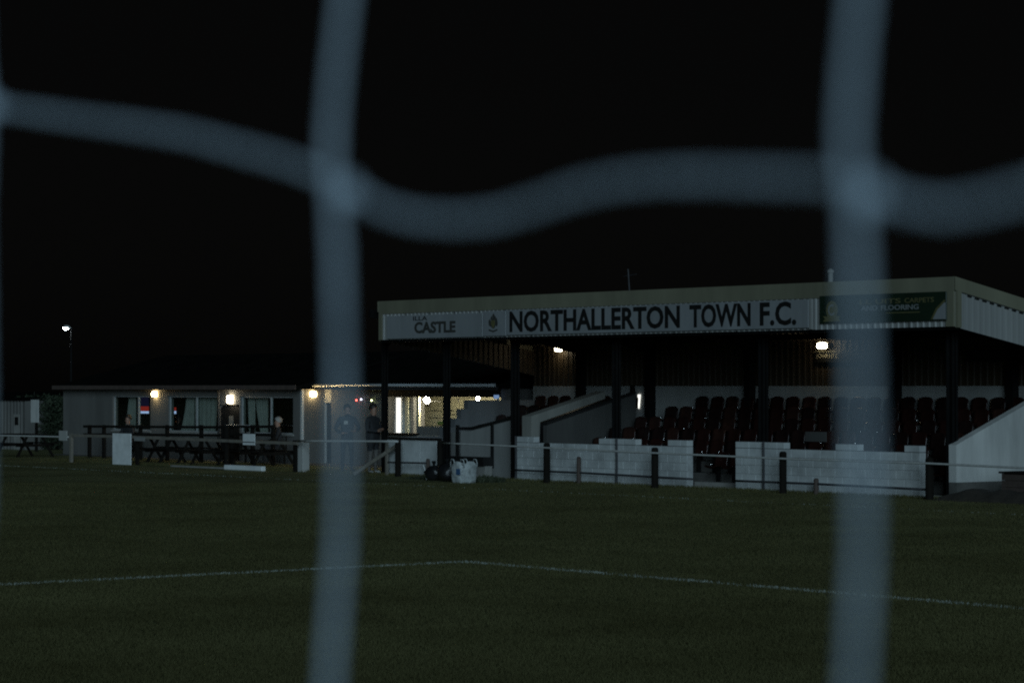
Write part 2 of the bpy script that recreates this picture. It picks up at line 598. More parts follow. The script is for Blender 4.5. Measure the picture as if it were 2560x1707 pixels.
# roof sheets, one per two metres
nroof = 10
for i in range(nroof):
    xa = XL + (XR - XL) * i / nroof
    xb = XL + (XR - XL) * (i + 1) / nroof
    m2 = MB()
    m2.prism_x([(YF + 0.06, roof_z(YF + 0.06) - 0.09), (YB + 0.25, roof_z(YB + 0.25) - 0.09), (YB + 0.25, roof_z(YB + 0.25) - 0.02), (YF + 0.06, roof_z(YF + 0.06) - 0.02)], xa + 0.004, xb - 0.004)
    for j in range(10):
        xx = xa + 0.1 + j * (xb - xa) / 10
        m2.prism_x([(YF + 0.08, roof_z(YF + 0.08) - 0.125), (YB + 0.2, roof_z(YB + 0.2) - 0.125), (YB + 0.2, roof_z(YB + 0.2) - 0.0905), (YF + 0.08, roof_z(YF + 0.08) - 0.0905)], xx, xx + 0.05)
    m2.build('roof_sheet', BROWNSHEET, stand)
# purlins and rafters
for y in (41.4, 43.0, 44.4):
    MB().box(XL + 0.1, XR - 0.1, y, y + 0.07, roof_z(y) - 0.27, roof_z(y) - 0.13).build('purlin', STEEL, stand)

# fascia: cream flashing, white ribbed sheets
MB().box(XL, XR, YF, YF + 0.05, 4.12, ZT).build('top_flashing', CREAM, stand)
MB().box(XL, XL + 0.14, YF - 0.004, YF + 0.05, ZB, 4.12).build('corner_flashing', CREAM, stand)
MB().box(XR - 0.20, XR, YF - 0.004, YF + 0.05, ZB, 4.12).build('corner_flashing', CREAM, stand)
fsheet = None
nf = 19
fw = (XR - 0.2 - XL - 0.14) / nf
for i in range(nf):
    xa = XL + 0.14 + i * fw
    s = corrugated(xa, xa + fw - 0.004, YF + 0.03, lambda x: ZB, lambda x: 4.12, 0.165, 0.018)
    s.build('fascia_sheet', SHEETW, stand)
MB().box(XL + 0.14, XR - 0.2, YF + 0.045, YF + 0.09, ZB + 0.02, 4.1).build('fascia_backing', STEEL, stand)
MB().box(XL, XR, YF + 0.1, YF + 0.16, ZB - 0.06, ZB + 0.05).build('eaves_beam', STEEL, stand)


# gables (follow the roof slope)
def gable(x, sgn):
    y0, y1 = YF + 0.05, YB + 0.25
    top = lambda y: roof_z(y)
    bot = lambda y: ZB - 0.176 * (y - YF)
    mb1 = MB()
    ys = []
    y = y0
    while y < y1:
        for t, d in ((0, 0), (0.12, 1), (0.38, 1), (0.5, 0)):
            ys.append((min(y + t * 0.165, y1), d))
        y += 0.165
    ys.append((y1, 0))
    for side in (0, 1):
        vs = []
        for yy, d in ys:
            xx = x + (sgn * d * 0.004 if side == 0 else -sgn * (0.02 + d * 0.028))
            vs += [(xx, yy, bot(yy)), (xx, yy, top(yy) - 0.26)]
        nn = len(ys)
        mb1.mi = side
        mb1.add(vs, [(2 * i, 2 * i + 2, 2 * i + 3, 2 * i + 1) for i in range(nn - 1)])
    mb1.build('gable_sheet', [SHEETW, BROWNSHEET], stand)
    f = MB()
    f.prism_x([(y0 - 0.05, top(y0 - 0.05) - 0.0), (y0 - 0.05, top(y0 - 0.05) - 0.27), (y1, top(y1) - 0.27), (y1, top(y1))], x + sgn * 0.03, x + sgn * 0.06)
    f.build('gable_flashing', CREAM, stand)
    # dark fixing slots below the flashing
    for j in range(20):
        yy = y0 + 0.32 + j * 0.22
        if yy + 0.15 > y1:
            break
        MB().add([(x + sgn * 0.0345, yy, top(yy) - 0.285), (x + sgn * 0.0345, yy + 0.13, top(yy + 0.13) - 0.285),
                  (x + sgn * 0.0345, yy + 0.13, top(yy + 0.13) - 0.315), (x + sgn * 0.0345, yy, top(yy) - 0.315)], [(0, 1, 2, 3)]).build('fixing_slot', BLACKPAINT, stand)
    MB().box(x + sgn * 0.004, x + sgn * 0.065, YF + 0.052, YF + 0.17, ZB - 0.02, ZT - 0.27).build('corner_flashing', CREAM, stand)


gable(XR, 1)
gable(XL, -1)

# back wall: painted lower part and brown cladding
MB().box(XL, XR, YB, YB + 0.15, 0.0, 2.28).build('back_wall', DIRTY, stand)
nb = 20
for i in range(nb):
    xa = XL + (XR - XL) * i / nb
    xb = XL + (XR - XL) * (i + 1) / nb
    corrugated(xa, xb - 0.004, YB + 0.02, lambda x: 2.27, lambda x: roof_z(YB) - 0.1, 0.2, 0.016).build('cladding_sheet', BROWNSHEET, stand)
MB().box(XL, XR, YB + 0.03, YB + 0.1, 2.29, roof_z(YB) - 0.1).build('cladding_backing', STEEL, stand)
# columns
for px, half in ((962, 0.065), (1117, 0.07), (1288, 0.08), (1541, 0.075), (1908, 0.08), (2380, 0.085)):
    x = XY(px, YC)
    c = MB()
    c.box(x - half, x + half, YC - 0.011, YC + 0.011, 0.0, 3.75)
    c.box(x - half, x - half + 0.02, YC - half, YC + half, 0.0, 3.749)
    c.box(x + half - 0.02, x + half, YC - half, YC + half, 0.0, 3.748)
    c.box(x - half - 0.06, x + half + 0.06, YC - half - 0.05, YC + half + 0.05, 0.0, 0.03)
    c.build('column', STEEL, stand)
    # haunch up to the rafter
    MB().prism_x([(YC + 0.08, 3.3), (YC + 0.7, roof_z(YC + 0.7) - 0.3), (YC + 0.7, roof_z(YC + 0.7) - 0.2), (YC + 0.08, 3.55)], x - 0.03, x + 0.03).build('column_brace', STEEL, stand)
    MB().prism_x([(YF + 0.2, roof_z(YF + 0.2) - 0.36), (YB - 0.1, roof_z(YB - 0.1) - 0.36), (YB - 0.1, roof_z(YB - 0.1) - 0.14), (YF + 0.2, roof_z(YF + 0.2) - 0.14)], x - 0.04, x + 0.04).build('rafter', STEEL, stand)
for px in (1452, 1625, 1874, 2239, 2530):
    x = XY(px, YB - 0.1)
    MB().box(x - 0.105, x + 0.105, YB - 0.2, YB - 0.002, 1.25, roof_z(YB) - 0.12).build('back_post', STEEL, stand)
x = XY(1578, YB - 0.1)
MB().box(x - 0.04, x + 0.04, YB - 0.1, YB - 0.002, 1.2, 2.3).build('back_post', STEEL, stand)

# terraces
NROW, RISE, DEP, Y0 = 6, 0.25, 0.66, 41.30
for r in range(NROW):
    ya = Y0 + r * DEP
    yb = YB - 0.003 if r == NROW - 1 else ya + DEP
    MB().box(XL + 0.26, XR - 0.30, ya, yb - 0.002, 0.0 if r else 0.001, 0.03 + r * RISE).build('terrace_step', CONC, stand)
    MB().box(XL + 0.26, XR - 0.30, ya - 0.006, ya + 0.03, 0.03 + r * RISE - 0.05, 0.034 + r * RISE).build('step_edge', CONCP if r < 1 else CONC, stand)
MB().box(XY(1740, 41.0), XY(1838, 41.0), 40.95, 41.27, 0.0, 0.13).build('entrance_step', CONCP, stand)

# stair parapets
XA = -52.1
pa = MB()
ya, yb = 41.3, YX(1513, XA)
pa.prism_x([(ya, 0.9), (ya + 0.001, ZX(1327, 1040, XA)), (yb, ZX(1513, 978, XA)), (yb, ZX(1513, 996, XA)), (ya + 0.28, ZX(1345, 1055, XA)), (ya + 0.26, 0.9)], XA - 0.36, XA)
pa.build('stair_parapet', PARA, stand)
MB().prism_x([(ya + 0.27, 0.6), (yb, 0.6), (yb, ZX(1513, 1000, XA) - 0.02), (ya + 0.30, ZX(1345, 1058, XA) - 0.03)], XA - 0.3, XA - 0.12).build('parapet_shade_infill', BLACKPAINT, stand)  # black infill painted in for the narrow shadow below the parapet
XB = XA + 0.55
yb2 = YX(1590, XB)
ya2 = 41.35
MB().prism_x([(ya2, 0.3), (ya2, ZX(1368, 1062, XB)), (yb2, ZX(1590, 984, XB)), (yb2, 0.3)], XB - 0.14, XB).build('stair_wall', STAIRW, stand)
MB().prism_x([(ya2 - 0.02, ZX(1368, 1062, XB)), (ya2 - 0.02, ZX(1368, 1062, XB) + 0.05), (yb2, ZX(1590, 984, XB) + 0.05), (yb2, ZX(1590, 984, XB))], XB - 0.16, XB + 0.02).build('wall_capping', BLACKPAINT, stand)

# stepped wall of the far end (left), plain white blocks
ysteps = [(40.95, 0.98), (41.9, 0.98), (41.9, 1.22), (42.25, 1.22)]
prof = [(40.95, 0.0), (40.95, 1.0), (41.75, 1.0), (41.75, 1.22)]
y1_ = YX(1126, XL); y2_ = YX(1141, XL); y3_ = YX(1159, XL)
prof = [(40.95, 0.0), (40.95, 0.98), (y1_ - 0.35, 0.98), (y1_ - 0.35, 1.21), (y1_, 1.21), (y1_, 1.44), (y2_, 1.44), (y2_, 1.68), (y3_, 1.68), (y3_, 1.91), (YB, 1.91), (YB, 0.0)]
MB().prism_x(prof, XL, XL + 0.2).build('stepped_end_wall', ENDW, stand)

# sloping end wall (right)
XE = -37.62
ze = ZX(2390, 1112, XE)
ye = YX(2390, XE)
MB().prism_x([(ye, 0.34), (ye, ze), (YB + 0.1, ze + 0.385 * (YB + 0.1 - ye)), (YB + 0.1, 0.34)], XE - 0.2, XE).build('sloping_end_wall', WHITE, stand)
MB().box(XE - 0.2, XE + 0.02, ye - 0.0, YB + 0.1, 0.0, 0.339).build('end_wall_plinth', CONC, stand)

# left block front: white panels with dark posts
YL = 41.22
xa, xb = XY(1180, YL), XY(1287, YL)
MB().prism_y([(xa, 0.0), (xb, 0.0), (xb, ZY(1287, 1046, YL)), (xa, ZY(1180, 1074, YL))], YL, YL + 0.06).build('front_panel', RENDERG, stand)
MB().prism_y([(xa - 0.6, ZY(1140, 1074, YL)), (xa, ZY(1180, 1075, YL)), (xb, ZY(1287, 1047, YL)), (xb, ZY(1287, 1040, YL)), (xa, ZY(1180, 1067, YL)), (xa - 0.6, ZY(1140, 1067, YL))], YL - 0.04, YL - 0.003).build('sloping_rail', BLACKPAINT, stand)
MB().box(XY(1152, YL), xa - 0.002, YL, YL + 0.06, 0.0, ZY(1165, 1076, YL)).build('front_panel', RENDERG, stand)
MB().box(XY(1100, YL), XY(1139, YL), YL + 0.1, YL + 0.16, 0.0, ZY(1120, 1080, YL)).build('front_panel', RENDERG, stand)
for px, wd in ((1146, 0.05), (1233, 0.04)):
    x = XY(px, YL)
    MB().box(x - wd, x + wd, YL - 0.05, YL - 0.006, 0.25, ZY(px, 1062, YL)).build('panel_post', BLACKPAINT, stand)
MB().box(XY(1126, YL), XY(1236, YL), YL - 0.35, YL - 0.06, 0.30, 0.52).build('bench_box', BLACKPAINT, stand)
MB().box(XY(1150, YL), XY(1236, YL), YL - 0.30, YL - 0.07, 0.0, 0.298).build('bench_base', CONCP, stand)
# lit gap of a doorway in the back wall
xs = XY(1597, YB - 0.02)
MB().prism_y([(xs - 0.012, ZY(1597, 1021, YB)), (xs + 0.012, ZY(1597, 1021, YB)), (xs + 0.06, ZY(1597, 986, YB)), (xs - 0.035, ZY(1597, 986, YB))], YB - 0.03, YB - 0.012).build('lit_door_gap', SLIT, stand)

# roof-top flue and aerial
x = XY(2077, 41.2)
fl = MB().tube([(x, 41.2, roof_z(41.2) - 0.05), (x, 41.2, ZY(2077, 676, 41.2))], 0.055, 12)
fl.lathe([(0.075, 0.0), (0.075, 0.05), (0.02, 0.09)], (x, 41.2, ZY(2077, 682, 41.2)), 12)
tag(fl.build('roof_flue', RENDERG), 'short pale flue pipe standing on the stand roof', 'flue')
x = XY(1575, 42.5)
ae = MB().tube([(x + 0.04, 42.5, roof_z(42.5) - 0.05), (x - 0.07, 42.5, ZY(1575, 672, 42.5))], 0.02, 8)
ae.tube([(x - 0.25, 42.5, ZY(1575, 690, 42.5)), (x + 0.25, 42.5, ZY(1575, 686, 42.5))], 0.008, 6)
tag(ae.build('roof_aerial', RAILD), 'thin leaning aerial on the middle of the stand roof', 'aerial')

# ------------------------------------------------------------------ signs on the fascia
YS = YF - 0.035


def sign(name, px0, px1, z0, z1, m, label, cat='sign'):
    xa, xb = XY(px0, YS), XY(px1, YS)
    t = thing(name, ((xa + xb) / 2, YS, z0), label, cat)
    MB().bevbox(xa, xb, YS, YS + 0.03, z0, z1, 0.006).build('board', m, t)
    return t, xa, xb


t, xa, xb = sign('name_sign', 1266, 2021, 3.50, 4.10, SIGNW, 'long white sign reading NORTHALLERTON TOWN F.C. on the stand fascia')
x0, x1 = XY(1273, YS), XY(1992, YS)
for wd2, p0, p1 in (('NORTHALLERTON', 1274, 1700), ('TOWN', 1724, 1877), ('F.C.', 1900, 1991)):
    text_mesh(wd2, XY(p0, YS), XY(p1, YS), 3.565, 4.075, YS - 0.001, BLACKPAINT, 'lettering', t, 0.03)
t, xa, xb = sign('castle_sign', 967, 1206, 3.48, 4.06, SIGNW, 'white sign reading CASTLE at the left end of the fascia')
text_mesh('CASTLE', XY(1036, YS), XY(1139, YS), 3.60, 3.89, YS - 0.001, LETTERG, 'lettering', t, 0.04)
text_mesh('ILLA', XY(1033, YS), XY(1068, YS), 3.925, 4.03, YS - 0.001, BLACKPAINT, 'small_lettering', t, 0.01)
t, xa, xb = sign('crest_sign', 1208, 1264, 3.49, 4.09, SIGNW, 'small white panel with a grey crest left of the long name sign')
# crest: shield with a bird-like charge and side supporters
cx, cz = XY(1233, YS), 3.79
cr = MB()
for (dx, dz, rx, rz, nn) in ((0, 0.0, 0.10, 0.12, 16), (-0.13, 0.02, 0.05, 0.09, 10), (0.13, 0.03, 0.05, 0.10, 10), (0.02, 0.17, 0.05, 0.07, 10), (-0.06, 0.13, 0.035, 0.05, 8), (0.08, 0.13, 0.035, 0.05, 8)):
    pts = [(cx + dx + rx * math.cos(2 * math.pi * q / nn) * (1 + 0.18 * math.sin(5 * q)), cz + dz + rz * math.sin(2 * math.pi * q / nn) * (1 + 0.15 * math.cos(3 * q))) for q in range(nn)]
    cr.prism_y(pts, YS - 0.004 - 0.001 * nn / 16 - abs(dx) * 0.01, YS + 0.001)
cr.build('crest', LETTERG, t)
sh = MB()
sh.prism_y([(cx - 0.07, cz + 0.08), (cx - 0.07, cz - 0.02), (cx, cz - 0.12), (cx + 0.07, cz - 0.02), (cx + 0.07, cz + 0.08)][::-1], YS - 0.011, YS - 0.002)
sh.build('shield', LETTERY, t)
MB().prism_y([(cx - 0.17, cz - 0.17), (cx, cz - 0.21), (cx + 0.17, cz - 0.17), (cx + 0.17, cz - 0.13), (cx, cz - 0.17), (cx - 0.17, cz - 0.13)], YS - 0.006, YS + 0.001).build('scroll', LETTERG, t)
xs = XY(2027, YS)
tag(MB().box(xs - 0.035, xs + 0.035, YS - 0.012, YS + 0.03, ZB + 0.01, 4.11).build('joint_strip', SHEETW), 'narrow pale upright strip between the name sign and green sign', 'strip')
t, xa, xb = sign('carpet_sign', 2049, 2366, 3.58, 4.16, SIGNG, 'dark green carpet and flooring sign at the right end of the fascia')
text_mesh('LL UITS', XY(2150, YS), XY(2252, YS), 3.955, 4.055, YS - 0.001, LETTERY, 'lettering', t, 0.012)
text_mesh('CARPETS', XY(2262, YS), XY(2335, YS), 3.955, 4.055, YS - 0.001, LETTERY, 'lettering', t, 0.012)
text_mesh('AND', XY(2153, YS), XY(2194, YS), 3.82, 3.925, YS - 0.001, LETTERW, 'lettering', t, 0.02)
text_mesh('FLOORING', XY(2203, YS), XY(2297, YS), 3.82, 3.925, YS - 0.001, LETTERW, 'lettering', t, 0.02)
MB().box(XY(2215, YS), XY(2300, YS), YS - 0.005, YS + 0.001, 3.755, 3.772).build('underline', LETTERY, t)
# round emblem and ribbon at its left, curled carpet corner at its right
cx, cz = XY(2080, YS), 3.86
MB().prism_y([(cx + 0.17 * math.cos(a * math.pi / 10), cz + 0.19 * math.sin(a * math.pi / 10)) for a in range(20)], YS - 0.004, YS + 0.001).build('emblem', LETTERY, t)
ring = MB()
for a in range(3, 18):
    a0, a1 = a * math.pi / 10, (a + 1) * math.pi / 10
    ring.add([(cx + q * math.cos(b), YS - 0.006, cz + q * 1.1 * math.sin(b)) for q, b in ((0.07, a0), (0.11, a0), (0.11, a1), (0.07, a1))], [(0, 1, 2, 3)])
ring.build('emblem_letter', LETTERW, t)
MB().prism_y([(cx - 0.26, cz - 0.24), (cx + 0.26, cz - 0.24), (cx + 0.2, cz - 0.18), (cx + 0.26, cz - 0.13), (cx - 0.26, cz - 0.13), (cx - 0.2, cz - 0.18)], YS - 0.007, YS + 0.001).build('ribbon', LETTERY, t)
xr = XY(2365, YS)
cur = [(xr - 0.01, 3.61)] + [(xr - 0.34 + 0.33 * (1 - math.cos(a * math.pi / 16)) * 1.0, 3.61 + 0.33 * math.sin(a * math.pi / 16)) for a in range(0, 9)]
MB().prism_y(cur, YS - 0.008, YS + 0.001).build('curled_corner', SIGNW, t)
MB().prism_y([(xr - 0.40, 3.61), (xr - 0.35, 3.61), (xr - 0.22, 3.80), (xr - 0.01, 3.96), (xr - 0.03, 4.0), (xr - 0.26, 3.83)], YS - 0.012, YS - 0.009).build('curl_edge', LETTERY, t)

# name plates on the cladding
YP = YB - 0.06
xa, xb = XY(2036, YP), XY(2205, YP)
t = thing('name_plate', ((xa + xb) / 2, YP, ZY(2056, 906, YP)), 'black plate reading JOHN PR below the right lamp inside the stand', 'sign')
za, zb = ZY(2056, 906, YP), ZY(2056, 880, YP)
MB().bevbox(xa, xb, YP, YP + 0.03, za, zb, 0.005).build('plate', BLACKPAINT, t)
MB().box(xa, xb, YP - 0.012, YP + 0.03, zb + 0.002, zb + 0.022).build('ledge', CREAM, t)
text_mesh('PR', XY(2079, YP), XY(2099, YP), ZY(2056, 897.5, YP), ZY(2056, 885, YP), YP - 0.001, LETTERC, 'lettering', t, 0.0)
text_mesh('JOHN', XY(2041, YP), XY(2074, YP), ZY(2056, 897.5, YP), ZY(2056, 885, YP), YP - 0.001, LETTERC, 'lettering', t, 0.0)
xa, xb = XY(2412, YP), XY(2546, YP)
t = thing('dark_plate', ((xa + xb) / 2, YP, ZY(2480, 903, YP)), 'unlit black plate high on the right of the stand back wall', 'sign')
MB().bevbox(xa, xb, YP, YP + 0.03, ZY(2480, 903, YP), ZY(2480, 876, YP), 0.005).build('plate', BLACKPAINT, t)


# ------------------------------------------------------------------ lamps
def bulkhead(x, Y, z, label, glass, wd=0.115, hh=0.075, square=False, rz=0.0, off=0.0, group='lit wall lamps'):
    t = thing('wall_lamp', (x, Y, z), label, 'lamp', group)
    t.rotation_euler = (0, 0, rz)
    n2 = 16
    ex = 0.22 if square else 0.55
    ring0, ring1, ring2 = [], [], []
    for q in range(n2):
        a = 2 * math.pi * q / n2
        cx, sx = math.cos(a), math.sin(a)
        ux = math.copysign(abs(cx) ** ex, cx)
        uz = math.copysign(abs(sx) ** ex, sx)
        ring0.append((ux * wd, -0.03, uz * hh))
        ring1.append((ux * wd * 0.96, -0.085, uz * hh * 0.96))
        ring2.append((ux * wd * 0.6, -0.12, uz * hh * 0.6))
    vs = ring0 + ring1 + ring2
    fs = []
    for r_ in (0, 1):
        fs += [(r_ * n2 + q, r_ * n2 + (q + 1) % n2, (r_ + 1) * n2 + (q + 1) % n2, (r_ + 1) * n2 + q) for q in range(n2)]
    fs.append(tuple(range(2 * n2, 3 * n2)))
    fs.append(tuple(range(n2))[::-1])
    mesh_obj('glass', MB().add(vs, fs).mesh('glass', glass, smooth=True), t)
    b = MB().bevbox(-wd * 0.8, wd * 0.8, -0.03, -0.002 + off, -hh * 0.8, hh * 0.8, 0.008)
    mesh_obj('housing', b.mesh('housing', RAILD), t)
    return t


bulkhead(XY(1397, YB - 0.1), YB - 0.055, ZY(1397, 872, YB - 0.1), 'bright oval lamp under the letters TH of the fascia, inside the stand', BULBS, 0.135, 0.068)
bulkhead(XY(2056, YB - 0.22), YB - 0.18, ZY(2056, 864, YB - 0.22), 'bright oval lamp above the JOHN PR plate inside the stand', BULBS, 0.15, 0.072, off=0.15)

# ------------------------------------------------------------------ front block walls
CH = 0.186                       # course height
BL = 0.44
bm_full = MB().bevbox(0.004, BL - 0.006, 0.0, 0.18, 0.004, CH - 0.006, 0.006).mesh('block', BLOCKW)
bm_half = MB().bevbox(0.004, BL / 2 - 0.006, 0.0, 0.18, 0.004, CH - 0.006, 0.006).mesh('block', BLOCKW)
bm_top = MB().bevbox(0.004, BL - 0.006, 0.0, 0.18, 0.004, 0.134, 0.006).mesh('block', BLOCKW)
bm_toph = MB().bevbox(0.004, BL / 2 - 0.006, 0.0, 0.18, 0.004, 0.134, 0.006).mesh('block', BLOCKW)


def block_wall(px0, px1, merlons, label):
    x0, x1 = XY(px0, YW), XY(px1, YW)
    nx = round((x1 - x0) / (BL / 2))
    x1 = x0 + nx * BL / 2
    t = thing('block_wall', ((x0 + x1) / 2, YW, 0), label, 'wall')
    off = origin_of(t)
    MB().box(x0 + 0.004, x1 - 0.004, YW + 0.010, YW + 0.17, 0.0, 5 * CH - 0.008).build('mortar_core', MORTAR, t)
    for c in range(5):
        i = 0
        if c % 2:
            mesh_obj('block', bm_half, t, Vector((x0, YW, c * CH)) - off)
            i = 1
        while i < nx:
            if i + 2 <= nx:
                mesh_obj('block', bm_full, t, Vector((x0 + i * BL / 2, YW + random.uniform(-0.002, 0.002), c * CH)) - off)
                i += 2
            else:
                mesh_obj('block', bm_half, t, Vector((x0 + i * BL / 2, YW, c * CH)) - off)
                i += 1
    for a, b in merlons:
        xa_, xb_ = XY(a, YW), XY(b, YW)
        ia, ib = round((xa_ - x0) / (BL / 2)), round((xb_ - x0) / (BL / 2))
        i = max(ia, 0)
        ib = min(max(ib, i + 1), nx)
        while i < ib:
            if i + 2 <= ib:
                mesh_obj('block', bm_top, t, Vector((x0 + i * BL / 2, YW, 5 * CH)) - off)
                i += 2
            else:
                mesh_obj('block', bm_toph, t, Vector((x0 + i * BL / 2, YW, 5 * CH)) - off)
                i += 1
    return t


block_wall(1292, 1722, [(1292, 1330), (1495, 1586), (1677, 1722)], 'white painted block wall with raised ends, left of the stand entrance gap')
block_wall(1838, 2308, [(1838, 1957), (2094, 2146), (2263, 2308)], 'white painted block wall with raised ends, right of the stand entrance gap')
for px, lab in ((1289, 'thin dark downpipe at the left end of the white block wall'), (1541, 'thin dark downpipe on the middle of the left block wall'), (1908, 'thin dark downpipe near the left end of the right block wall')):
    x = XY(px, YW - 0.05)
    d = MB().tube([(x, YW - 0.05, 0.0), (x, YW - 0.05, 0.12), (x + 0.01, YW - 0.05, 0.55), (x, YW - 0.05, 1.08)], [0.045, 0.028, 0.026, 0.026], 8)
    tag(d.build('downpipe', RAILD), lab, 'pipe', 'downpipes on the stand front')
# low white wall in front of the serving hatch
xa, xb = XY(968, YW), XY(1092, YW)
t = thing('low_wall', ((xa + xb) / 2, YW, 0), 'low white board wall below the lit serving hatch', 'wall')
nn = 3
for i in range(nn):
    a = xa + (xb - xa) * i / nn
    b = xa + (xb - xa) * (i + 1) / nn
    MB().bevbox(a + 0.003, b - 0.003, YW, YW + 0.08, 0.0, ZY(1000, 1098, YW), 0.004).build('board', BLOCKW, t)
MB().box(xa - 0.05, xb + 0.05, YW - 0.05, YW + 0.12, ZY(1000, 1098, YW) + 0.002, ZY(1000, 1093, YW)).build('capping', WOODD, t)

# ------------------------------------------------------------------ seats
def make_seat():
    shell = MB()
    # back: curved panel with rounded top, seat pan in front, one bucket 36 mm thick
    prof = [(-0.27, 0.40), (-0.24, 0.425), (-0.06, 0.395), (0.02, 0.41), (0.055, 0.46), (0.075, 0.60), (0.09, 0.70), (0.10, 0.75)]
    wid = [0.195, 0.215, 0.23, 0.23, 0.23, 0.23, 0.22, 0.17]
    nu = 6
    vs = []
    for (y, z), wd in zip(prof, wid):
        for q in range(nu + 1):
            s_ = -1 + 2 * q / nu
            dish = 0.03 * (s_ * s_)
            back = z > 0.43
            vs.append((s_ * wd, y - (dish if back else 0), z + (dish if not back else 0) - (0.03 * s_ ** 4 if z > 0.72 else 0)))
    npf = len(prof)
    nv = len(vs)
    vs2 = [(x, y + 0.018 if z > 0.43 else y, z - 0.018 if z <= 0.43 else z - 0.004) for x, y, z in vs]
    fs = []
    for i in range(npf - 1):
        for q in range(nu):
            a, b, c, d = i * (nu + 1) + q, i * (nu + 1) + q + 1, (i + 1) * (nu + 1) + q + 1, (i + 1) * (nu + 1) + q
            fs.append((a, b, c, d))
            fs.append((nv + a, nv + d, nv + c, nv + b))
    for i in range(npf - 1):
        for q in (0, nu):
            a, d = i * (nu + 1) + q, (i + 1) * (nu + 1) + q
            fs.append((a, d, nv + d, nv + a) if q == 0 else (a, nv + a, nv + d, d))
    for q in range(nu):
        for i in (0, npf - 1):
            a, b = i * (nu + 1) + q, i * (nu + 1) + q + 1
            fs.append((a, nv + a, nv + b, b) if i == 0 else (a, b, nv + b, nv + a))
    shell.add(vs + vs2, fs)
    br = MB()
    br.box(-0.03, 0.03, -0.06, 0.02, 0.0, 0.385)
    br.box(-0.14, 0.14, -0.16, 0.03, 0.372, 0.386)
    br.box(-0.07, 0.07, -0.10, 0.06, 0.0, 0.012)
    return shell.mesh('seat_shell', REDP, smooth=True), br.mesh('bracket', STEEL)


shell_me, br_me = make_seat()
glint_me = MB().ball((0, 0, 0), (0.028, 0.02, 0.028), 16, 10).mesh('glint_bead', CHROME, smooth=True)  # mirror-like beads added to the seats to catch glints of light
shells = [shell_me, shell_me]
for nm_, c_ in (('faded_red_plastic', (0.042, 0.017, 0.012)), ('dull_red_plastic', (0.016, 0.007, 0.006))):
    m_ = shell_me.copy()
    m_.materials.clear()
    m_.materials.append(mat(nm_, c_, 0.35, 0.5, 5))
    shells.append(m_)
SEATW = 0.535
ROWN = ['front row', 'second row', 'third row', 'fourth row', 'fifth row', 'back row']


def put_seat(x, r, label, grp):
    y = Y0 + r * DEP + 0.40
    z = 0.035 + r * RISE
    t = thing('stadium_seat', (x, y, z), label, 'seat', grp)
    t.rotation_euler = (random.uniform(-0.03, 0.03), 0, random.uniform(-0.05, 0.05))
    t.empty_display_size = 0.1
    mesh_obj('seat_shell', random.choice(shells), t)
    mesh_obj('bracket', br_me, t)
    if random.random() < 0.6:
        sd_ = random.choice((-1, 1))
        mesh_obj('glint_bead', glint_me, t, (sd_ * 0.20, -0.10 + random.uniform(-0.02, 0.02), 0.47))


# right (main) block
xs0 = XB + 0.45
nseat = int((XE - 0.45 - xs0) / SEATW) + 1
gaps = [(XY(1733, YW), XY(1838, YW)), (XY(2318, YW), XY(2392, YW))]
for r in range(NROW):
    # rows seen above the stair wall start further right at the front
    start = {0: 0, 1: 0, 2: 0, 3: 0, 4: 1, 5: 2}[r]
    shift = (0.0, 0.21, 0.07, 0.25, 0.12, 0.0)[r]
    for i in range(start, nseat):
        x = xs0 + i * SEATW + shift
        if x > XE - 0.5:
            continue
        if r == 0:
            vis = False
            for a, b in gaps:
                if a - 0.9 < x < b + 0.2:
                    vis = True
            if not vis:
                continue
            lab = 'red plastic seat in the front row of the main block, %s seat place along' % ORD[i]
        else:
            lab = 'red plastic seat, %s along from the stair wall, %s of the main block' % (ORD[i], ROWN[r])
        put_seat(x, r, lab, 'red seats of the main block')
# left (small) block
xl0 = XL + 0.55
nl = int((XA - 0.6 - xl0) / SEATW) + 1
for r in range(2, NROW):
    for i in range(nl):
        put_seat(xl0 + i * SEATW, r, 'red plastic seat of the small left block, %s from left, %s' % (ORD[i], ROWN[r]), 'red seats of the small left block')
# white board among the seats
x = XY(2038, 42.4)
zz = ZY(2038, 1104, 42.35)
wb = MB().bevbox(x - 0.36, x + 0.30, 42.44, 42.46, zz, zz + 0.22, 0.004)
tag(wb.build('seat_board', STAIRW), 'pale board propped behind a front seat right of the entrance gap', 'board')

# ------------------------------------------------------------------ perimeter rail
YR = 40.0


def post(px, ytop, r, m, label, Yp=YR, grp='perimeter rail posts', low=False):
    x = XY(px, Yp)
    zt = ZY(px, ytop, Yp)
    t = MB()
    t.lathe([(r, -0.02), (r, zt - 0.05), (r * 0.92, zt - 0.02), (r * 0.6, zt)], (x, Yp, 0), 12)
    return tag(t.build('rail_post', m, None, False), label, 'post', grp)


post(995, 1096, 0.075, WOODD, 'dark round post in front of the white board wall')
post(1367, 1107, 0.08, WOODD, 'dark round rail post by the left end of the left block wall')
post(1637, 1118, 0.08, WOODD, 'dark round rail post before the right part of the left block wall')
post(1957, 1128, 0.08, WOODD, 'dark round rail post before the left part of the right block wall')
post(2323, 1143, 0.085, WOODD, 'dark round rail post at the right end of the right block wall')
post(1100, 1100, 0.075, WOODD, 'dark round rail post left of the white bulk bag')
post(567, 1066, 0.07, WOODD, 'dark post beside the small white notice on the rail')
post(1447, 1141, 0.05, WOODB, 'short brown stub post before the left block wall', YR + 0.2, 'short stub posts')
post(2040, 1195, 0.055, WOODB, 'short brown stub post before the right block wall', YR + 0.2, 'short stub posts')
post(1070, 1146, 0.05, WOODB, 'short brown stub post before the white board wall', YR + 0.2, 'short stub posts')


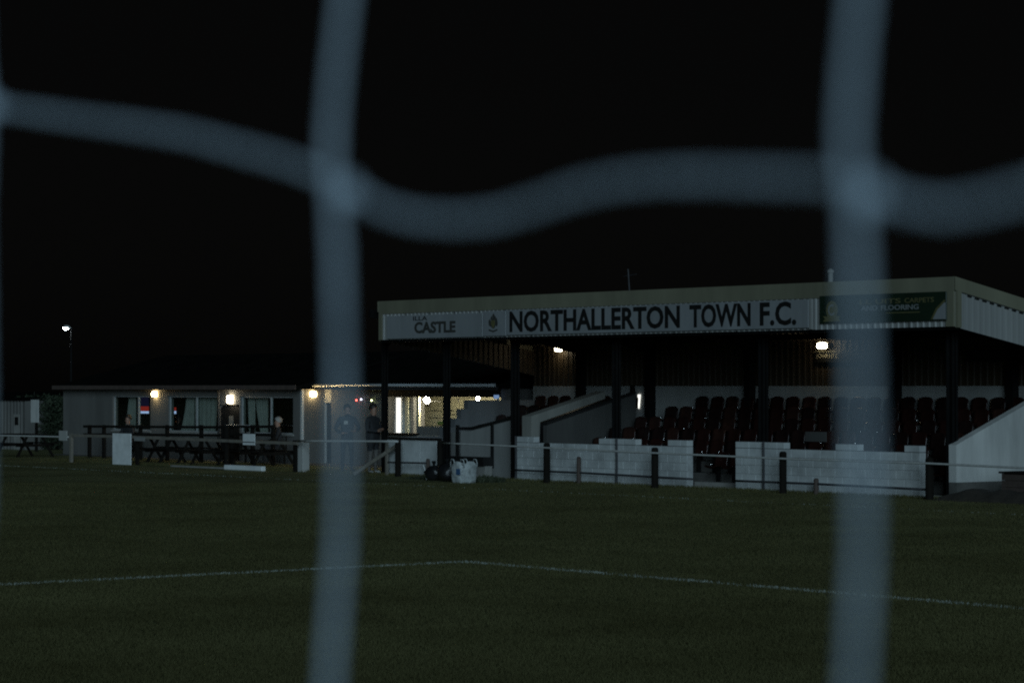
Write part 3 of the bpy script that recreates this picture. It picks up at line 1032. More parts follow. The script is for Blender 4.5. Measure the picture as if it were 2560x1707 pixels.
def sag_tube(pts, r, Y):
    out = []
    for (p0, q0), (p1, q1) in zip(pts[:-1], pts[1:]):
        for s_ in range(6):
            f_ = s_ / 6
            px = p0 + (p1 - p0) * f_
            py = q0 + (q1 - q0) * f_
            out.append((XY(px, Y), Y, ZY(px, py, Y)))
    out.append((XY(pts[-1][0], Y), Y, ZY(pts[-1][0], pts[-1][1], Y)))
    return MB().tube(out, r, 8)


YRR = YR - 0.10
tag(sag_tube([(1106, 1107), (1367, 1119), (1637, 1132), (1957, 1146), (2323, 1158), (2700, 1176)], 0.022, YRR).build('hand_rail', PIPE, None, True), 'pale tubular rail running in front of the stand walls', 'rail')
tag(sag_tube([(745, 1102), (995, 1103)], 0.03, YRR).build('hand_rail', PIPE, None, True), 'pale tubular rail in front of the two standing people', 'rail')
tag(sag_tube([(-200, 1087), (40, 1089), (172, 1092)], 0.026, YRR).build('hand_rail', PIPE, None, True), 'thin pale rail at the far left by the shed', 'rail')
tag(sag_tube([(1283, 1174), (1447, 1181), (1730, 1197)], 0.025, YR + 0.2).build('low_rail', RAILD, None, True), 'thin dark low rail before the left block wall', 'rail')
tag(sag_tube([(1836, 1201), (2040, 1209), (2312, 1223)], 0.025, YR + 0.2).build('low_rail', RAILD, None, True), 'thin dark low rail before the right block wall', 'rail')
tag(sag_tube([(966, 1155), (1070, 1157)], 0.022, YR + 0.2).build('low_rail', RAILD, None, True), 'thin dark low rail before the white board wall', 'rail')
# pale timber rail with end post (left)
t = thing('timber_rail', (XY(455, YRR), YRR, 0), 'pale timber rail with one end post, in front of the clubhouse', 'fence')
rl = MB()
pts = [(XY(p, YRR), ZY(p, q, YRR)) for p, q in ((176, 1087), (300, 1090), (455, 1096), (600, 1102), (742, 1107))]
for (xa, za), (xb, zb) in zip(pts[:-1], pts[1:]):
    rl.prism_y([(xa, za - 0.05), (xb - 0.002, zb - 0.05), (xb - 0.002, zb + 0.03), (xa, za + 0.03)], YRR, YRR + 0.05)
rl.build('rail', WOODP, t)
x = pts[0][0]
MB().box(x - 0.05, x + 0.05, YRR - 0.003, YRR + 0.08, -0.02, pts[0][1] + 0.04).build('post', WOODP, t)
for px in (345, 740):
    x = XY(px, YRR + 0.12)
    MB().box(x - 0.05, x + 0.05, YRR + 0.06, YRR + 0.14, -0.02, ZY(px, 1100, YRR + 0.12)).build('post', WOODD, t)
# boards and notices on the rail
x0, x1 = XY(286, YRR), XY(332, YRR)
tag(MB().bevbox(x0, x1, YRR - 0.06, YRR - 0.035, 0.0, ZY(308, 1083, YRR), 0.005).build('white_board', TIMBERW), 'tall white board standing against the timber rail', 'board')
x0, x1 = XY(611, YRR), XY(641, YRR)
t = thing('notice', ((x0 + x1) / 2, YRR, 0.6), 'small white notice fixed to the timber rail', 'sign')
MB().bevbox(x0, x1, YRR - 0.05, YRR - 0.03, ZY(625, 1112, YRR), ZY(625, 1084, YRR), 0.004).build('board', TIMBERW, t)
MB().box(x0, x1, YRR - 0.054, YRR - 0.051, ZY(625, 1106, YRR), ZY(625, 1103.5, YRR)).build('printed_line', LETTERG, t)
x0, x1 = XY(152, YRR), XY(172, YRR)
tag(MB().bevbox(x0, x1, YRR - 0.06, YRR - 0.04, ZY(160, 1101, YRR), ZY(160, 1076, YRR), 0.004).build('notice', DIRTY), 'dim pale notice by the end post of the timber rail', 'sign')
x0, x1 = XY(340, YRR), XY(366, YRR)
tag(MB().bevbox(x0, x1, YRR - 0.06, YRR - 0.04, ZY(350, 1102, YRR), ZY(350, 1092, YRR), 0.004).build('notice', RENDERG), 'small dim plate on the timber rail beside the white board', 'sign')
x0, x1 = XY(583, YRR), XY(678, YRR)
tag(MB().bevbox(x0, x1, YRR - 0.30, YRR - 0.16, 0.0, 0.135, 0.02).build('white_beam', TIMBERW), 'white beam lying on the grass below the small notice', 'beam')
x0, x1 = XY(430, YRR), XY(568, YRR)
tag(MB().bevbox(x0, x1, YRR - 0.05, YRR + 0.05, 0.0, 0.05, 0.008).build('kerb_edging', CONCP), 'thin pale kerb edging left of the white beam', 'edging')
x0, x1 = XY(733, 40.1), XY(757, 40.1)
tag(MB().bevbox(x0, x1, 40.1, 40.32, 0.0, ZY(745, 1106, 40.1), 0.01).build('wall_pier', DIRTY), 'pale square pier where the timber rail ends', 'pier')

# ------------------------------------------------------------------ clubhouse
YH1 = 44.4
YH2 = 45.2
XH0, XHC, XH1 = XY(165, YH1), XY(755, YH1), -58.0
EZ = 2.22
club = thing('clubhouse', ((XH0 + XH1) / 2, 46.0, 0), 'long low pale clubhouse left of the stand with lit lamps', 'building')
WZ0, WZ1 = 0.86, 1.98
wins = [(XY(282, YH1), XY(376, YH1), [XY(343, YH1)]), (XY(421, YH1), XY(546, YH1), [XY(488, YH1)]), (XY(601, YH1), XY(733, YH1), [XY(674, YH1)])]
door = (XY(549, YH1), XY(599, YH1))


def wall_piece(x0, x1, z0, z1, y, m=CLUBW, th=0.2, name='wall'):
    MB().box(x0, x1, y, y + th, z0, z1).build(name, m, club)


prev = XH0
for (a, b, mu) in wins:
    if prev < a - 0.02:
        lo = prev
        if lo < door[0] < a:      # pier with the door
            wall_piece(prev, door[0] - 0.003, 0, WZ1, YH1)
            wall_piece(door[1] + 0.003, a, 0, WZ1, YH1)
            wall_piece(door[0], door[1], 1.72, WZ1 - 0.002, YH1)
        else:
            wall_piece(prev, a, 0, WZ1, YH1)
    wall_piece(a, b, 0, WZ0, YH1 + 0.003)
    prev = b
wall_piece(prev, XHC, 0, WZ1, YH1)
wall_piece(XH0, XHC, WZ1 + 0.001, EZ, YH1)
wall_piece(XHC - 0.2, XHC, 0, EZ - 0.002, YH1 + 0.201, th=YH2 - YH1 - 0.2)
MB().box(XHC - 0.07, XHC + 0.012, YH1 - 0.012, YH1 + 0.06, 0.0, EZ - 0.02).build('corner_trim', WHITE, club)
wall_piece(XH0 - 0.2, XH0 - 0.001, 0, EZ, YH1 + 0.01, th=7.0)
# set-back wall with the serving hatch
HX0, HX1 = XY(970, YH2), XY(1252, YH2)
HZ0, HZ1 = ZY(1000, 1086, YH2), ZY(1100, 992, YH2)
ED0, ED1 = XY(762, YH2), XY(828, YH2)
wall_piece(XHC + 0.001, ED0, 0, EZ, YH2, DIRTY)
wall_piece(ED0 + 0.001, ED1 - 0.001, 1.80, EZ, YH2, DIRTY)
wall_piece(ED1, HX0, 0, EZ, YH2)
wall_piece(HX0 + 0.001, HX1 - 0.001, 0, HZ0, YH2, DIRTY)
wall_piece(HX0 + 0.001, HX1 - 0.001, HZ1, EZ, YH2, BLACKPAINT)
wall_piece(HX1, XH1, 0, EZ, YH2)
wall_piece(XH1 - 0.15, XH1 - 0.002, 0, EZ - 0.003, YH2 + 0.201, th=6.2)
MB().box(ED0, ED1, YH2 + 0.08, YH2 + 0.12, 0.02, 1.795).build('entrance_door', WOODD, club)
MB().box(XHC, XH1, 51.5, 51.6, 0, EZ).build('back_wall', INNER, club)
MB().box(XH0, XHC - 0.001, 51.5, 51.6, 0, EZ).build('back_wall', INNER, club)
MB().box(XH0 - 0.19, XH1 + 0.1, YH1 - 0.6, 51.6, 0.004, 0.012).build('paving', CONC, club)
# roof: two slopes with an eaves board and gutter
ridge = 48.4
rz = 3.35
prof = [(YH1 - 0.30, EZ + 0.06), (ridge, rz), (51.9, EZ + 0.06), (51.9, EZ - 0.02), (YH1 - 0.30, EZ - 0.02)]
MB().prism_x(prof, XH0 - 0.35, XHC + 0.15).build('roof', FELT, club)
prof2 = [(YH2 - 0.45, EZ + 0.10), (ridge, rz + 0.02), (51.9, EZ + 0.06), (51.9, EZ - 0.02), (YH2 - 0.45, EZ + 0.0)]
MB().prism_x(prof2, XHC + 0.152, XH1 + 0.12).build('roof', FELT, club)
MB().box(XH0 - 0.36, XHC + 0.14, YH1 - 0.335, YH1 - 0.302, EZ - 0.04, EZ + 0.09).build('eaves_board', WOODB, club)
MB().box(XHC + 0.16, XH1 + 0.12, YH2 - 0.485, YH2 - 0.452, EZ - 0.04, EZ + 0.04).build('eaves_board', RAILD, club)
g = MB()
g.tube([(XHC + 0.16, YH2 - 0.54, EZ + 0.09), (XH1 + 0.1, YH2 - 0.54, EZ + 0.085)], 0.045, 10)
g.build('gutter', GUTTER, club, True)
# windows
for (a, b, mu) in wins:
    wroot = MB()
    fr = 0.04
    wroot.box(a, b, YH1 + 0.05, YH1 + 0.11, WZ0, WZ0 + fr)
    wroot.box(a, b, YH1 + 0.05, YH1 + 0.11, WZ1 - fr, WZ1)
    wroot.box(a, a + fr, YH1 + 0.05, YH1 + 0.11, WZ0 + fr, WZ1 - fr)
    wroot.box(b - fr, b, YH1 + 0.05, YH1 + 0.11, WZ0 + fr, WZ1 - fr)
    for m_ in mu:
        wroot.box(m_ - 0.03, m_ + 0.03, YH1 + 0.05, YH1 + 0.11, WZ0 + fr, WZ1 - fr)
    wo_ = wroot.build('window', FRAMEW, club)
    edges = [a + fr] + mu + [b - fr]
    for e0, e1 in zip(edges[:-1], edges[1:]):
        MB().box(e0 + 0.005, e1 - 0.005, YH1 + 0.075, YH1 + 0.083, WZ0 + fr, WZ1 - fr).build('pane', GLASS, wo_)
    MB().box(a - 0.05, b + 0.05, YH1 - 0.05, YH1 + 0.05, WZ0 - 0.05, WZ0 - 0.002).build('sill', CONCP, wo_)


# curtains: drapes gathered to one side, and drawn blinds
def drape(px_top0, px_top1, px_bot0, px_bot1, name='curtain'):
    Yd = YH1 + 0.26
    m2 = MB()
    nseg, nz = 14, 6
    vs = []
    for j in range(nz + 1):
        f_ = j / nz
        z = WZ1 - 0.02 - f_ * (WZ1 - WZ0 - 0.02)
        e = f_ ** 1.6
        a = XY(px_top0 + (px_bot0 - px_top0) * e, Yd)
        b = XY(px_top1 + (px_bot1 - px_top1) * e, Yd)
        for q in range(nseg + 1):
            vs.append((a + (b - a) * q / nseg, Yd + 0.025 * math.sin(q * 2.2), z))
    fs = [(j * (nseg + 1) + q, (j + 1) * (nseg + 1) + q, (j + 1) * (nseg + 1) + q + 1, j * (nseg + 1) + q + 1) for j in range(nz) for q in range(nseg)]
    m2.add(vs, fs)
    m2.build(name, CURTAIN, club, True)


drape(322, 342, 312, 342)
drape(466, 488, 452, 488)
drape(488, 545, 490, 540)
drape(620, 640, 624, 640)
drape(640, 672, 652, 672)
# arched door under the square lamp
d0, d1 = door
mid = (d0 + d1) / 2
hw = (d1 - d0) / 2
arch = [(d0, 0.02), (d1, 0.02), (d1, 1.60)] + [(mid + hw * math.cos(a * math.pi / 12), 1.60 + 0.11 * math.sin(a * math.pi / 12)) for a in range(1, 12)] + [(d0, 1.60)]
dr = MB().prism_y(arch, YH1 + 0.04, YH1 + 0.09).build('arched_door', BLACKPAINT, club)
MB().box(mid - 0.08, mid + 0.16, YH1 + 0.03, YH1 + 0.039, 0.95, 1.38).build('pane', INNER, dr)
x = XY(549, YH1 - 0.05)
MB().tube([(x - 0.04, YH1 - 0.05, 0.0), (x - 0.04, YH1 - 0.05, EZ)], 0.04, 8).build('downpipe', BLACKPAINT, club)

bulkhead(XY(390, YH1), YH1 - 0.002, ZY(390, 985, YH1), 'warm round wall lamp at the left end of the clubhouse front', BULBW, 0.125, 0.085)
bulkhead(XY(579, YH1), YH1 - 0.002, ZY(579, 998, YH1), 'square white wall lamp above the arched clubhouse door', BULBN, 0.125, 0.115, True)
bulkhead(XHC + 0.016, YX(780, XHC), ZX(780, 985, XHC), 'warm wall lamp on the side of the clubhouse corner, left of the net cord', BULBW, 0.10, 0.085, False, R(90))

# television inside the left window
Yt = YH1 + 0.9
xa, xb = XY(347, Yt), XY(372.5, Yt)
t = thing('television', ((xa + xb) / 2, Yt, 1.4), 'wall television showing red and pale blue bands behind the left window', 'television')
MB().bevbox(xa - 0.02, xb + 0.02, Yt, Yt + 0.06, ZY(360, 1040, Yt), ZY(360, 984, Yt), 0.006).build('casing', BLACKPAINT, t)
MB().box(xa, xb, Yt - 0.006, Yt - 0.001, ZY(360, 1015, Yt), ZY(360, 987, Yt)).build('screen', TVNAVY, t)
MB().box(xa, xb, Yt - 0.007, Yt - 0.002, ZY(360, 1027, Yt), ZY(360, 1015.5, Yt)).build('screen_red_band', TVRED, t)
MB().box(xa, xb, Yt - 0.007, Yt - 0.002, ZY(360, 1033, Yt), ZY(360, 1027.5, Yt)).build('screen_blue_band', TVBLUE, t)
Yt = YH1 + 1.0
xa, xb = XY(436, Yt), XY(441, Yt)
t = thing('tv_reflection', ((xa + xb) / 2, Yt, 0.0), 'narrow dark cabinet for the red and blue television reflection behind the middle window', 'backing')  # glowing bars on a box stand in for the television's reflection
MB().bevbox(xa - 0.12, xb + 0.12, Yt + 0.002, Yt + 0.5, 0.02, 1.75, 0.02).build('backing', BLACKPAINT, t)
MB().box(xa + 0.01, xb - 0.01, Yt - 0.01, Yt, ZY(438, 1026, Yt), ZY(438, 1018, Yt)).build('red_reflection', TVRED, t)
MB().box(xa + 0.01, xb - 0.01, Yt - 0.01, Yt, ZY(438, 1034, Yt), ZY(438, 1027, Yt)).build('blue_reflection', TVBLUE, t)

# serving hatch room
KB = 47.4
KX0 = XY(962, KB)
MB().box(KX0, HX1 + 0.2, KB, KB + 0.08, 0.02, EZ).build('kiosk_back_wall', KCREAM, club)
MB().box(KX0 - 0.06, KX0, YH2 + 0.21, KB, 0.02, EZ - 0.03).build('kiosk_side_wall', KCREAM, club)
MB().box(KX0, HX1 + 0.2, YH2 + 0.21, KB - 0.01, EZ - 0.025, EZ - 0.005).build('kiosk_ceiling', KWHITE, club)
MB().box(KX0, HX1 + 0.2, YH2 + 0.21, KB - 0.01, 0.015, 0.03).build('kiosk_floor', CONC, club)
MB().box(HX0 - 0.05, XY(1048, YH2), YH2 - 0.25, YH2 + 0.25, HZ0 + 0.002, HZ0 + 0.045).build('counter', WOODD, club)
MB().box(XY(1040, YH2), HX1, YH2 + 0.02, YH2 + 0.1, HZ0 + 0.003, ZY(1080, 1066, YH2)).build('hatch_panel', RENDERG, club)
MB().box(XY(1041, YH2 + .3), XY(1047, YH2 + .3), YH2 + 0.3, YH2 + 0.36, ZY(1044, 1067, YH2 + .3), HZ1).build('hatch_post', KCREAM, club)
# lit fridges and shelves at the left of the hatch
Yk = YH2 + 0.6
for i, (a, b, m_) in enumerate(((973, 978.5, FRIDGE), (983, 987, KWHITE), (990, 1003, FRIDGE), (1012, 1021, KCREAM), (1026, 1034, RENDERG))):
    xa, xb = XY(a, Yk), XY(b, Yk)
    t = thing('shelf_unit', ((xa + xb) / 2, Yk, 0.03), ['brightest narrow white panel at the left end of the serving hatch', 'slim dim white panel second from left in the serving hatch', 'wide bright white panel third from left in the serving hatch', 'yellowish upright panel fourth from left in the serving hatch', 'grey upright panel fifth from left in the serving hatch'][i], 'panel', 'upright panels in the serving hatch')
    MB().bevbox(xa, xb, Yk, Yk + 0.4, 0.031, 1.97, 0.01).build('body', KWHITE if m_ is FRIDGE else m_, t)
    if m_ is FRIDGE:
        MB().box(xa + 0.015, xb - 0.015, Yk - 0.008, Yk - 0.001, 0.5, 1.95).build('lit_front', FRIDGE, t)
# menu board with faint lines of writing
Ym = KB - 0.03
xa, xb = XY(1050, Ym), XY(1160, Ym)
t = thing('menu_board', ((xa + xb) / 2, Ym, 1.0), 'cream menu board with rows of dark writing inside the hatch', 'sign')
MB().bevbox(xa, xb, Ym, Ym + 0.025, ZY(1100, 1064, Ym), ZY(1100, 997, Ym), 0.004).build('board', KBOARD, t)
for (p0, p1, py, hgt) in ((1070, 1105, 1026, 3.2), (1108, 1136, 1026, 3.2), (1109, 1138, 1035.5, 3.2), (1072, 1108, 1044.5, 3.2)):
    wr = MB()
    p = p0
    while p < p1:
        l = random.uniform(1.2, 3.0)
        hh_ = random.choice((hgt, hgt * 0.7, hgt * 0.7))
        wr.box(XY(p, Ym), XY(min(p + l, p1), Ym), Ym - 0.004, Ym - 0.0005, ZY(p, py + hgt / 2, Ym), ZY(p, py + hgt / 2 - hh_, Ym))
        p += l + random.choice((0.5, 0.6, 0.6, 1.8))
    wr.build('writing', LETTERG, t)
MB().box(XY(1094, Ym - .2), XY(1120, Ym - .2), Ym - 0.2, Ym - 0.16, ZY(1105, 1060, Ym), ZY(1105, 1053, Ym)).build('green_panel', KGREEN, t)
# globe lamps in the hatch
for px, py, Yg, r, lab in ((1067, 1000, YH2 + 0.35, 0.085, 'large glowing globe lamp in the serving hatch'), (1195, 995, YH2 + 1.0, 0.05, 'small glowing globe lamp at the right of the serving hatch')):
    x, z = XY(px, Yg), ZY(px, py, Yg)
    t = thing('globe_lamp', (x, Yg, z), lab, 'lamp')
    MB().ball((x, Yg, z), r, 14, 8).build('globe', GLOBE, t, True)
    MB().tube([(x, Yg, z + r * 0.9), (x, Yg, EZ - 0.03)], 0.012, 6).build('stem', BLACKPAINT, t)
    MB().lathe([(r * 0.9, 0.0), (r * 0.5, 0.03)], (x, Yg, z + r * 0.98), 12).build('cap', KWHITE, t)
x, z = XY(1069, YH2 + 0.3), ZY(1069, 1012, YH2 + 0.3)
tag(MB().bevbox(x - 0.05, x + 0.05, YH2 + 0.3, YH2 + 0.36, z - 0.05, z + 0.035, 0.006).build('till_sign', BLACKPAINT), 'small dark box hanging just below the large globe lamp', 'box')
# sagging cable with hooks
pts = [(XY(p, YH2 + 0.5), YH2 + 0.5, ZY(p, q, YH2 + 0.5)) for p, q in ((1070, 1002), (1100, 1004), (1125, 1000), (1145, 997), (1170, 995), (1195, 994))]
c = MB().tube(pts, 0.006, 6)
for p, q in ((1110, 1004), (1146, 1000)):
    x, z = XY(p, YH2 + 0.5), ZY(p, q, YH2 + 0.5)
    c.box(x - 0.012, x + 0.012, YH2 + 0.49, YH2 + 0.51, z - 0.06, z + 0.03)
tag(c.build('hanging_cable', BLACKPAINT), 'thin sagging cable with clips across the serving hatch', 'cable')
# fairy lights by the door
t = thing('fairy_lights', (XY(910, YH2 - 0.1), YH2 - 0.1, 1.85), 'string of tiny red, white and green lights left of the hatch', 'lights')
pts = [(XY(p, YH2 - 0.1), YH2 - 0.1, ZY(p, q, YH2 - 0.1)) for p, q in ((870, 994), (891, 998), (903, 996.5), (929, 998.5), (934, 998), (960, 994))]
MB().tube(pts, 0.006, 6).build('wire', BLACKPAINT, t)
for p, q, m_, r in ((891, 1000, REDL, 0.026), (903, 998, WHITEL, 0.024), (929, 1000.5, GREENL, 0.026), (934.5, 1000, KGREEN, 0.02)):
    MB().ball((XY(p, YH2 - 0.1), YH2 - 0.1, ZY(p, q, YH2 - 0.1)), r, 8, 6).build('bulb', m_, t)
# blue-lit upright at the right of the hatch
Yb = 45.05
xa, xb = XY(1240, Yb), XY(1249, Yb)
t = thing('lit_pole', ((xa + xb) / 2, Yb, 1.3), 'bluish lit upright strip beside the right edge of the serving hatch', 'lamp')
MB().bevbox(xa - 0.03, xb - 0.02, Yb - 0.06, Yb, ZY(1243, 997, Yb), ZY(1243, 987, Yb), 0.005).build('head', BLUELIT, t)  # glow stands in for bluish light falling on the white pole
MB().tube([(xb - 0.04, Yb - 0.03, ZY(1243, 996, Yb)), (xb, Yb - 0.03, ZY(1243, 1015, Yb)), (xb + 0.03, Yb - 0.03, ZY(1243, 1034, Yb)), (xb + 0.03, Yb - 0.03, 0.0)], 0.035, 8).build('pole', GUTTER, t, True)

# ------------------------------------------------------------------ terrace furniture in front of the clubhouse
def balustrade(px0, px1, posts, Y, label):
    t = thing('terrace_fence', (XY((px0 + px1) / 2, Y), Y, 0), label, 'fence')
    for q in (1064, 1084):
        za, zb = ZY(px0, q, Y), ZY(px1, q + (px1 - px0) * 0.006, Y)
        xa, xb = XY(px0, Y), XY(px1, Y)
        MB().prism_y([(xa, za - 0.06), (xb, zb - 0.06), (xb, zb + 0.02), (xa, za + 0.02)], Y, Y + 0.045).build('rail', WOODD, t)
    for p in posts:
        x = XY(p, Y)
        MB().bevbox(x - 0.06, x + 0.06, Y + 0.046, Y + 0.14, 0.0, ZY(p, 1062, Y), 0.01).build('post', WOODD, t)


balustrade(208, 560, [218, 254, 345, 412, 497, 556], 43.0, 'dark two-rail wooden fence before the left and middle clubhouse windows')
balustrade(565, 682, [572, 625, 676], 43.0, 'dark two-rail wooden fence before the right clubhouse window')


def picnic():
    parts = []
    for i in range(5):
        parts.append(('table_board', MB().bevbox(-0.85, 0.85, -0.36 + i * 0.145, -0.225 + i * 0.145, 0.70, 0.735, 0.004)))
    for s_ in (-1, 1):
        for i in range(2):
            y = s_ * (0.60 + i * 0.135)
            parts.append(('bench_board', MB().bevbox(-0.85, 0.85, y - 0.06, y + 0.06, 0.42, 0.455, 0.004)))
        x = s_ * 0.6
        for e in (-1, 1):
            lg = MB().prism_x([(e * 0.68, 0.0), (e * 0.68 + 0.09, 0.0), (e * 0.26 + 0.05, 0.70), (e * 0.26 - 0.04, 0.70)], x - 0.02, x + 0.02)
            parts.append(('leg', lg))
        parts.append(('cross_beam', MB().box(x + 0.021, x + 0.06, -0.72, 0.72, 0.33, 0.418)))
    return [(n_, m_.mesh(n_, WOODD)) for n_, m_ in parts]


pic = picnic()
for px, Y, rz, lab in ((385, 41.6, 0.05, 'dark picnic table behind the rail just right of the tall white board'),
                       (470, 41.9, -0.08, 'dark picnic table behind the rail below the middle clubhouse window'),
                       (555, 41.5, 0.1, 'dark picnic table behind the rail left of the small notice'),
                       (655, 41.8, -0.05, 'dark picnic table behind the rail right of the small notice'),
                       (60, 41.8, 0.1, 'dark picnic table behind the thin rail at the far left')):
    t = thing('picnic_table', (XY(px, Y), Y, 0.012), lab, 'picnic table', 'picnic tables outside the clubhouse')
    t.rotation_euler = (0, 0, rz)
    for n_, me in pic:
        mesh_obj(n_, me, t)
x0, x1 = XY(570, 43.4), XY(608, 43.4)
t = thing('side_table', ((x0 + x1) / 2, 43.4, 0), 'small table with a shiny edge below the arched door', 'table')
MB().bevbox(x0, x1, 43.3, 43.8, ZY(590, 1064, 43.4) - 0.03, ZY(590, 1062, 43.4), 0.004).build('table_top', GUTTER, t)
for a in (x0 + 0.05, x1 - 0.05):
    MB().box(a - 0.02, a + 0.02, 43.5, 43.55, 0.012, ZY(590, 1062, 43.4) - 0.031).build('leg', WOODD, t)

# shed and panel at the far left
Ysd = 46.5
xa, xb = XY(-120, Ysd), XY(62, Ysd)
t = thing('shed', ((xa + xb) / 2, Ysd, 0), 'small dim corrugated shed at the far left edge', 'shed')
corrugated(xa, xb, Ysd, lambda x: 0.0, lambda x: ZY(30, 1001, Ysd), 0.25, 0.04).build('front_sheet', CLUBW, t)
MB().box(xa, xb, Ysd + 0.01, Ysd + 2.5, 0.0, ZY(30, 1001, Ysd) - 0.01).build('body', CLUBW, t)
MB().prism_x([(Ysd - 0.1, ZY(30, 1001, Ysd) + 0.002), (Ysd + 2.6, ZY(30, 1001, Ysd) + 0.3), (Ysd + 2.6, ZY(30, 1001, Ysd) + 0.33), (Ysd - 0.1, ZY(30, 1001, Ysd) + 0.03)], xa - 0.1, xb + 0.1).build('roof', FELT, t)
dd = MB().box(XY(38, Ysd), XY(53, Ysd), Ysd - 0.06, Ysd - 0.045, 0.0, ZY(45, 1035, Ysd)).build('door', CONCP, t)
MB().box(XY(41, Ysd), XY(50, Ysd), Ysd - 0.064, Ysd - 0.061, ZY(45, 1062, Ysd), ZY(45, 1042, Ysd)).build('pane', BLACKPAINT, dd)
xa, xb = XY(77, 45.5), XY(96, 45.5)
t = thing('upright_panel', ((xa + xb) / 2, 45.5, 0), 'pale upright panel on a dark post right of the shed', 'panel')
MB().bevbox(xa, xb, 45.5, 45.53, ZY(86, 1056, 45.5), ZY(86, 999, 45.5), 0.005).build('panel', WHITE, t)
MB().box((xa + xb) / 2 - 0.04, (xa + xb) / 2 + 0.04, 45.54, 45.62, 0.0, ZY(86, 1010, 45.5)).build('post', WOODD, t)
# hedge between the shed and the clubhouse
xa, xb = XY(66, 47.5), XY(158, 47.5)
hd = thing('hedge', ((xa + xb) / 2, 47.5, 0), 'black clipped hedge between the shed and the clubhouse', 'hedge')
nlf = 9000
P = np.stack([rng.uniform(xa, xb, nlf), rng.uniform(47.0, 48.2, nlf), rng.uniform(0.05, 2.0, nlf) * (1 - 0.12 * rng.uniform(0, 1, nlf))], 1)
A = rng.normal(0, 0.05, (nlf, 3, 3)) + P[:, None, :] - np.array(hd.location)
me = bpy.data.meshes.new('foliage')
me.from_pydata(A.reshape(-1, 3).tolist(), [], [(3 * i, 3 * i + 1, 3 * i + 2) for i in range(nlf)])
me.materials.append(LEAF)
mesh_obj('foliage', me, hd)
for i in range(4):
    x = xa + (i + 0.5) * (xb - xa) / 4
    MB().tube([(x, 47.6, 0), (x + 0.05, 47.6, 0.8), (x - 0.05, 47.55, 1.6)], [0.05, 0.035, 0.015], 6).build('stem', BARK, hd)

# street lamp far behind
wd_ = 190.0
kx = (178 - 1280) / F
sx, sy_ = (SY * kx - CY) * wd_, (CY * kx + SY) * wd_
sz = H + (YH - 822) / F * wd_
t = thing('street_lamp', (sx, sy_, 0), 'distant street lamp with a cold white light in the black sky', 'street lamp')
MB().tube([(sx, sy_, 0), (sx, sy_, 3.0), (sx, sy_, sz + 0.05)], [0.12, 0.09, 0.06], 10).build('pole', STEEL, t, True)
MB().tube([(sx, sy_, sz), (sx - 0.12, sy_ - 0.05, sz + 0.12), (sx - 0.35, sy_ - 0.15, sz + 0.14)], 0.045, 8).build('arm', PIPE, t, True)
MB().ball((sx - 0.40, sy_ - 0.17, sz + 0.13), (0.36, 0.20, 0.14), 12, 6).build('head', PIPE, t, True)
MB().ball((sx - 0.42, sy_ - 0.2, sz + 0.06), (0.30, 0.17, 0.13), 12, 6).build('glass', BULBC, t, True)

# ------------------------------------------------------------------ things by the rail
# bulk bag
bx, by = XY(1160, 38.6), 38.6
t = thing('bulk_bag', (bx, by, 0), 'white woven bulk bag standing on the grass by the rail', 'bag')
bagm = MB()
nu, nz = 28, 10
vs = []
for j in range(nz + 1):
    f_ = j / nz
    z = 0.46 * f_
    for q in range(nu):
        a = 2 * math.pi * q / nu
        cxa, sxa = math.cos(a), math.sin(a)
        ex = 0.45
        ux = math.copysign(abs(cxa) ** ex, cxa)
        uy = math.copysign(abs(sxa) ** ex, sxa)
        r_ = 0.235 * (1 + 0.07 * math.sin(math.pi * f_) + 0.055 * math.sin(q * 1.7 + j * 0.9) - (0.05 if j == nz else 0)) * (0.93 + 0.10 * f_)
        vs.append((bx + ux * r_, by + uy * r_, z + 0.05 * math.sin(q * 0.9 + 1) * f_ * f_))
fs = [(j * nu + q, j * nu + (q + 1) % nu, (j + 1) * nu + (q + 1) % nu, (j + 1) * nu + q) for j in range(nz) for q in range(nu)]
fs.append(tuple(range(nu))[::-1])
bagm.add(vs, fs)
bagm.build('bag_body', FABRIC, t, True)
MB().ball((bx, by, 0.38), (0.21, 0.21, 0.05), 12, 6).build('filling', EARTH, t, True)
for sx_, sy2 in ((-1, -1), (1, -1), (1, 1), (-1, 1)):
    px_, py_ = bx + sx_ * 0.19, by + sy2 * 0.19
    lp = [(px_ - 0.07, py_, 0.36), (px_ - 0.08, py_, 0.48), (px_ - 0.03, py_ - 0.02, 0.56), (px_ + 0.04, py_, 0.55), (px_ + 0.07, py_, 0.46), (px_ + 0.06, py_, 0.36)]
    MB().tube(lp, 0.014, 6).build('lifting_loop', FABRIC, t, True)
MB().box(bx + 0.05, bx + 0.2, by - 0.272, by - 0.262, 0.20, 0.34).build('print_patch', BAGBLUE, t)


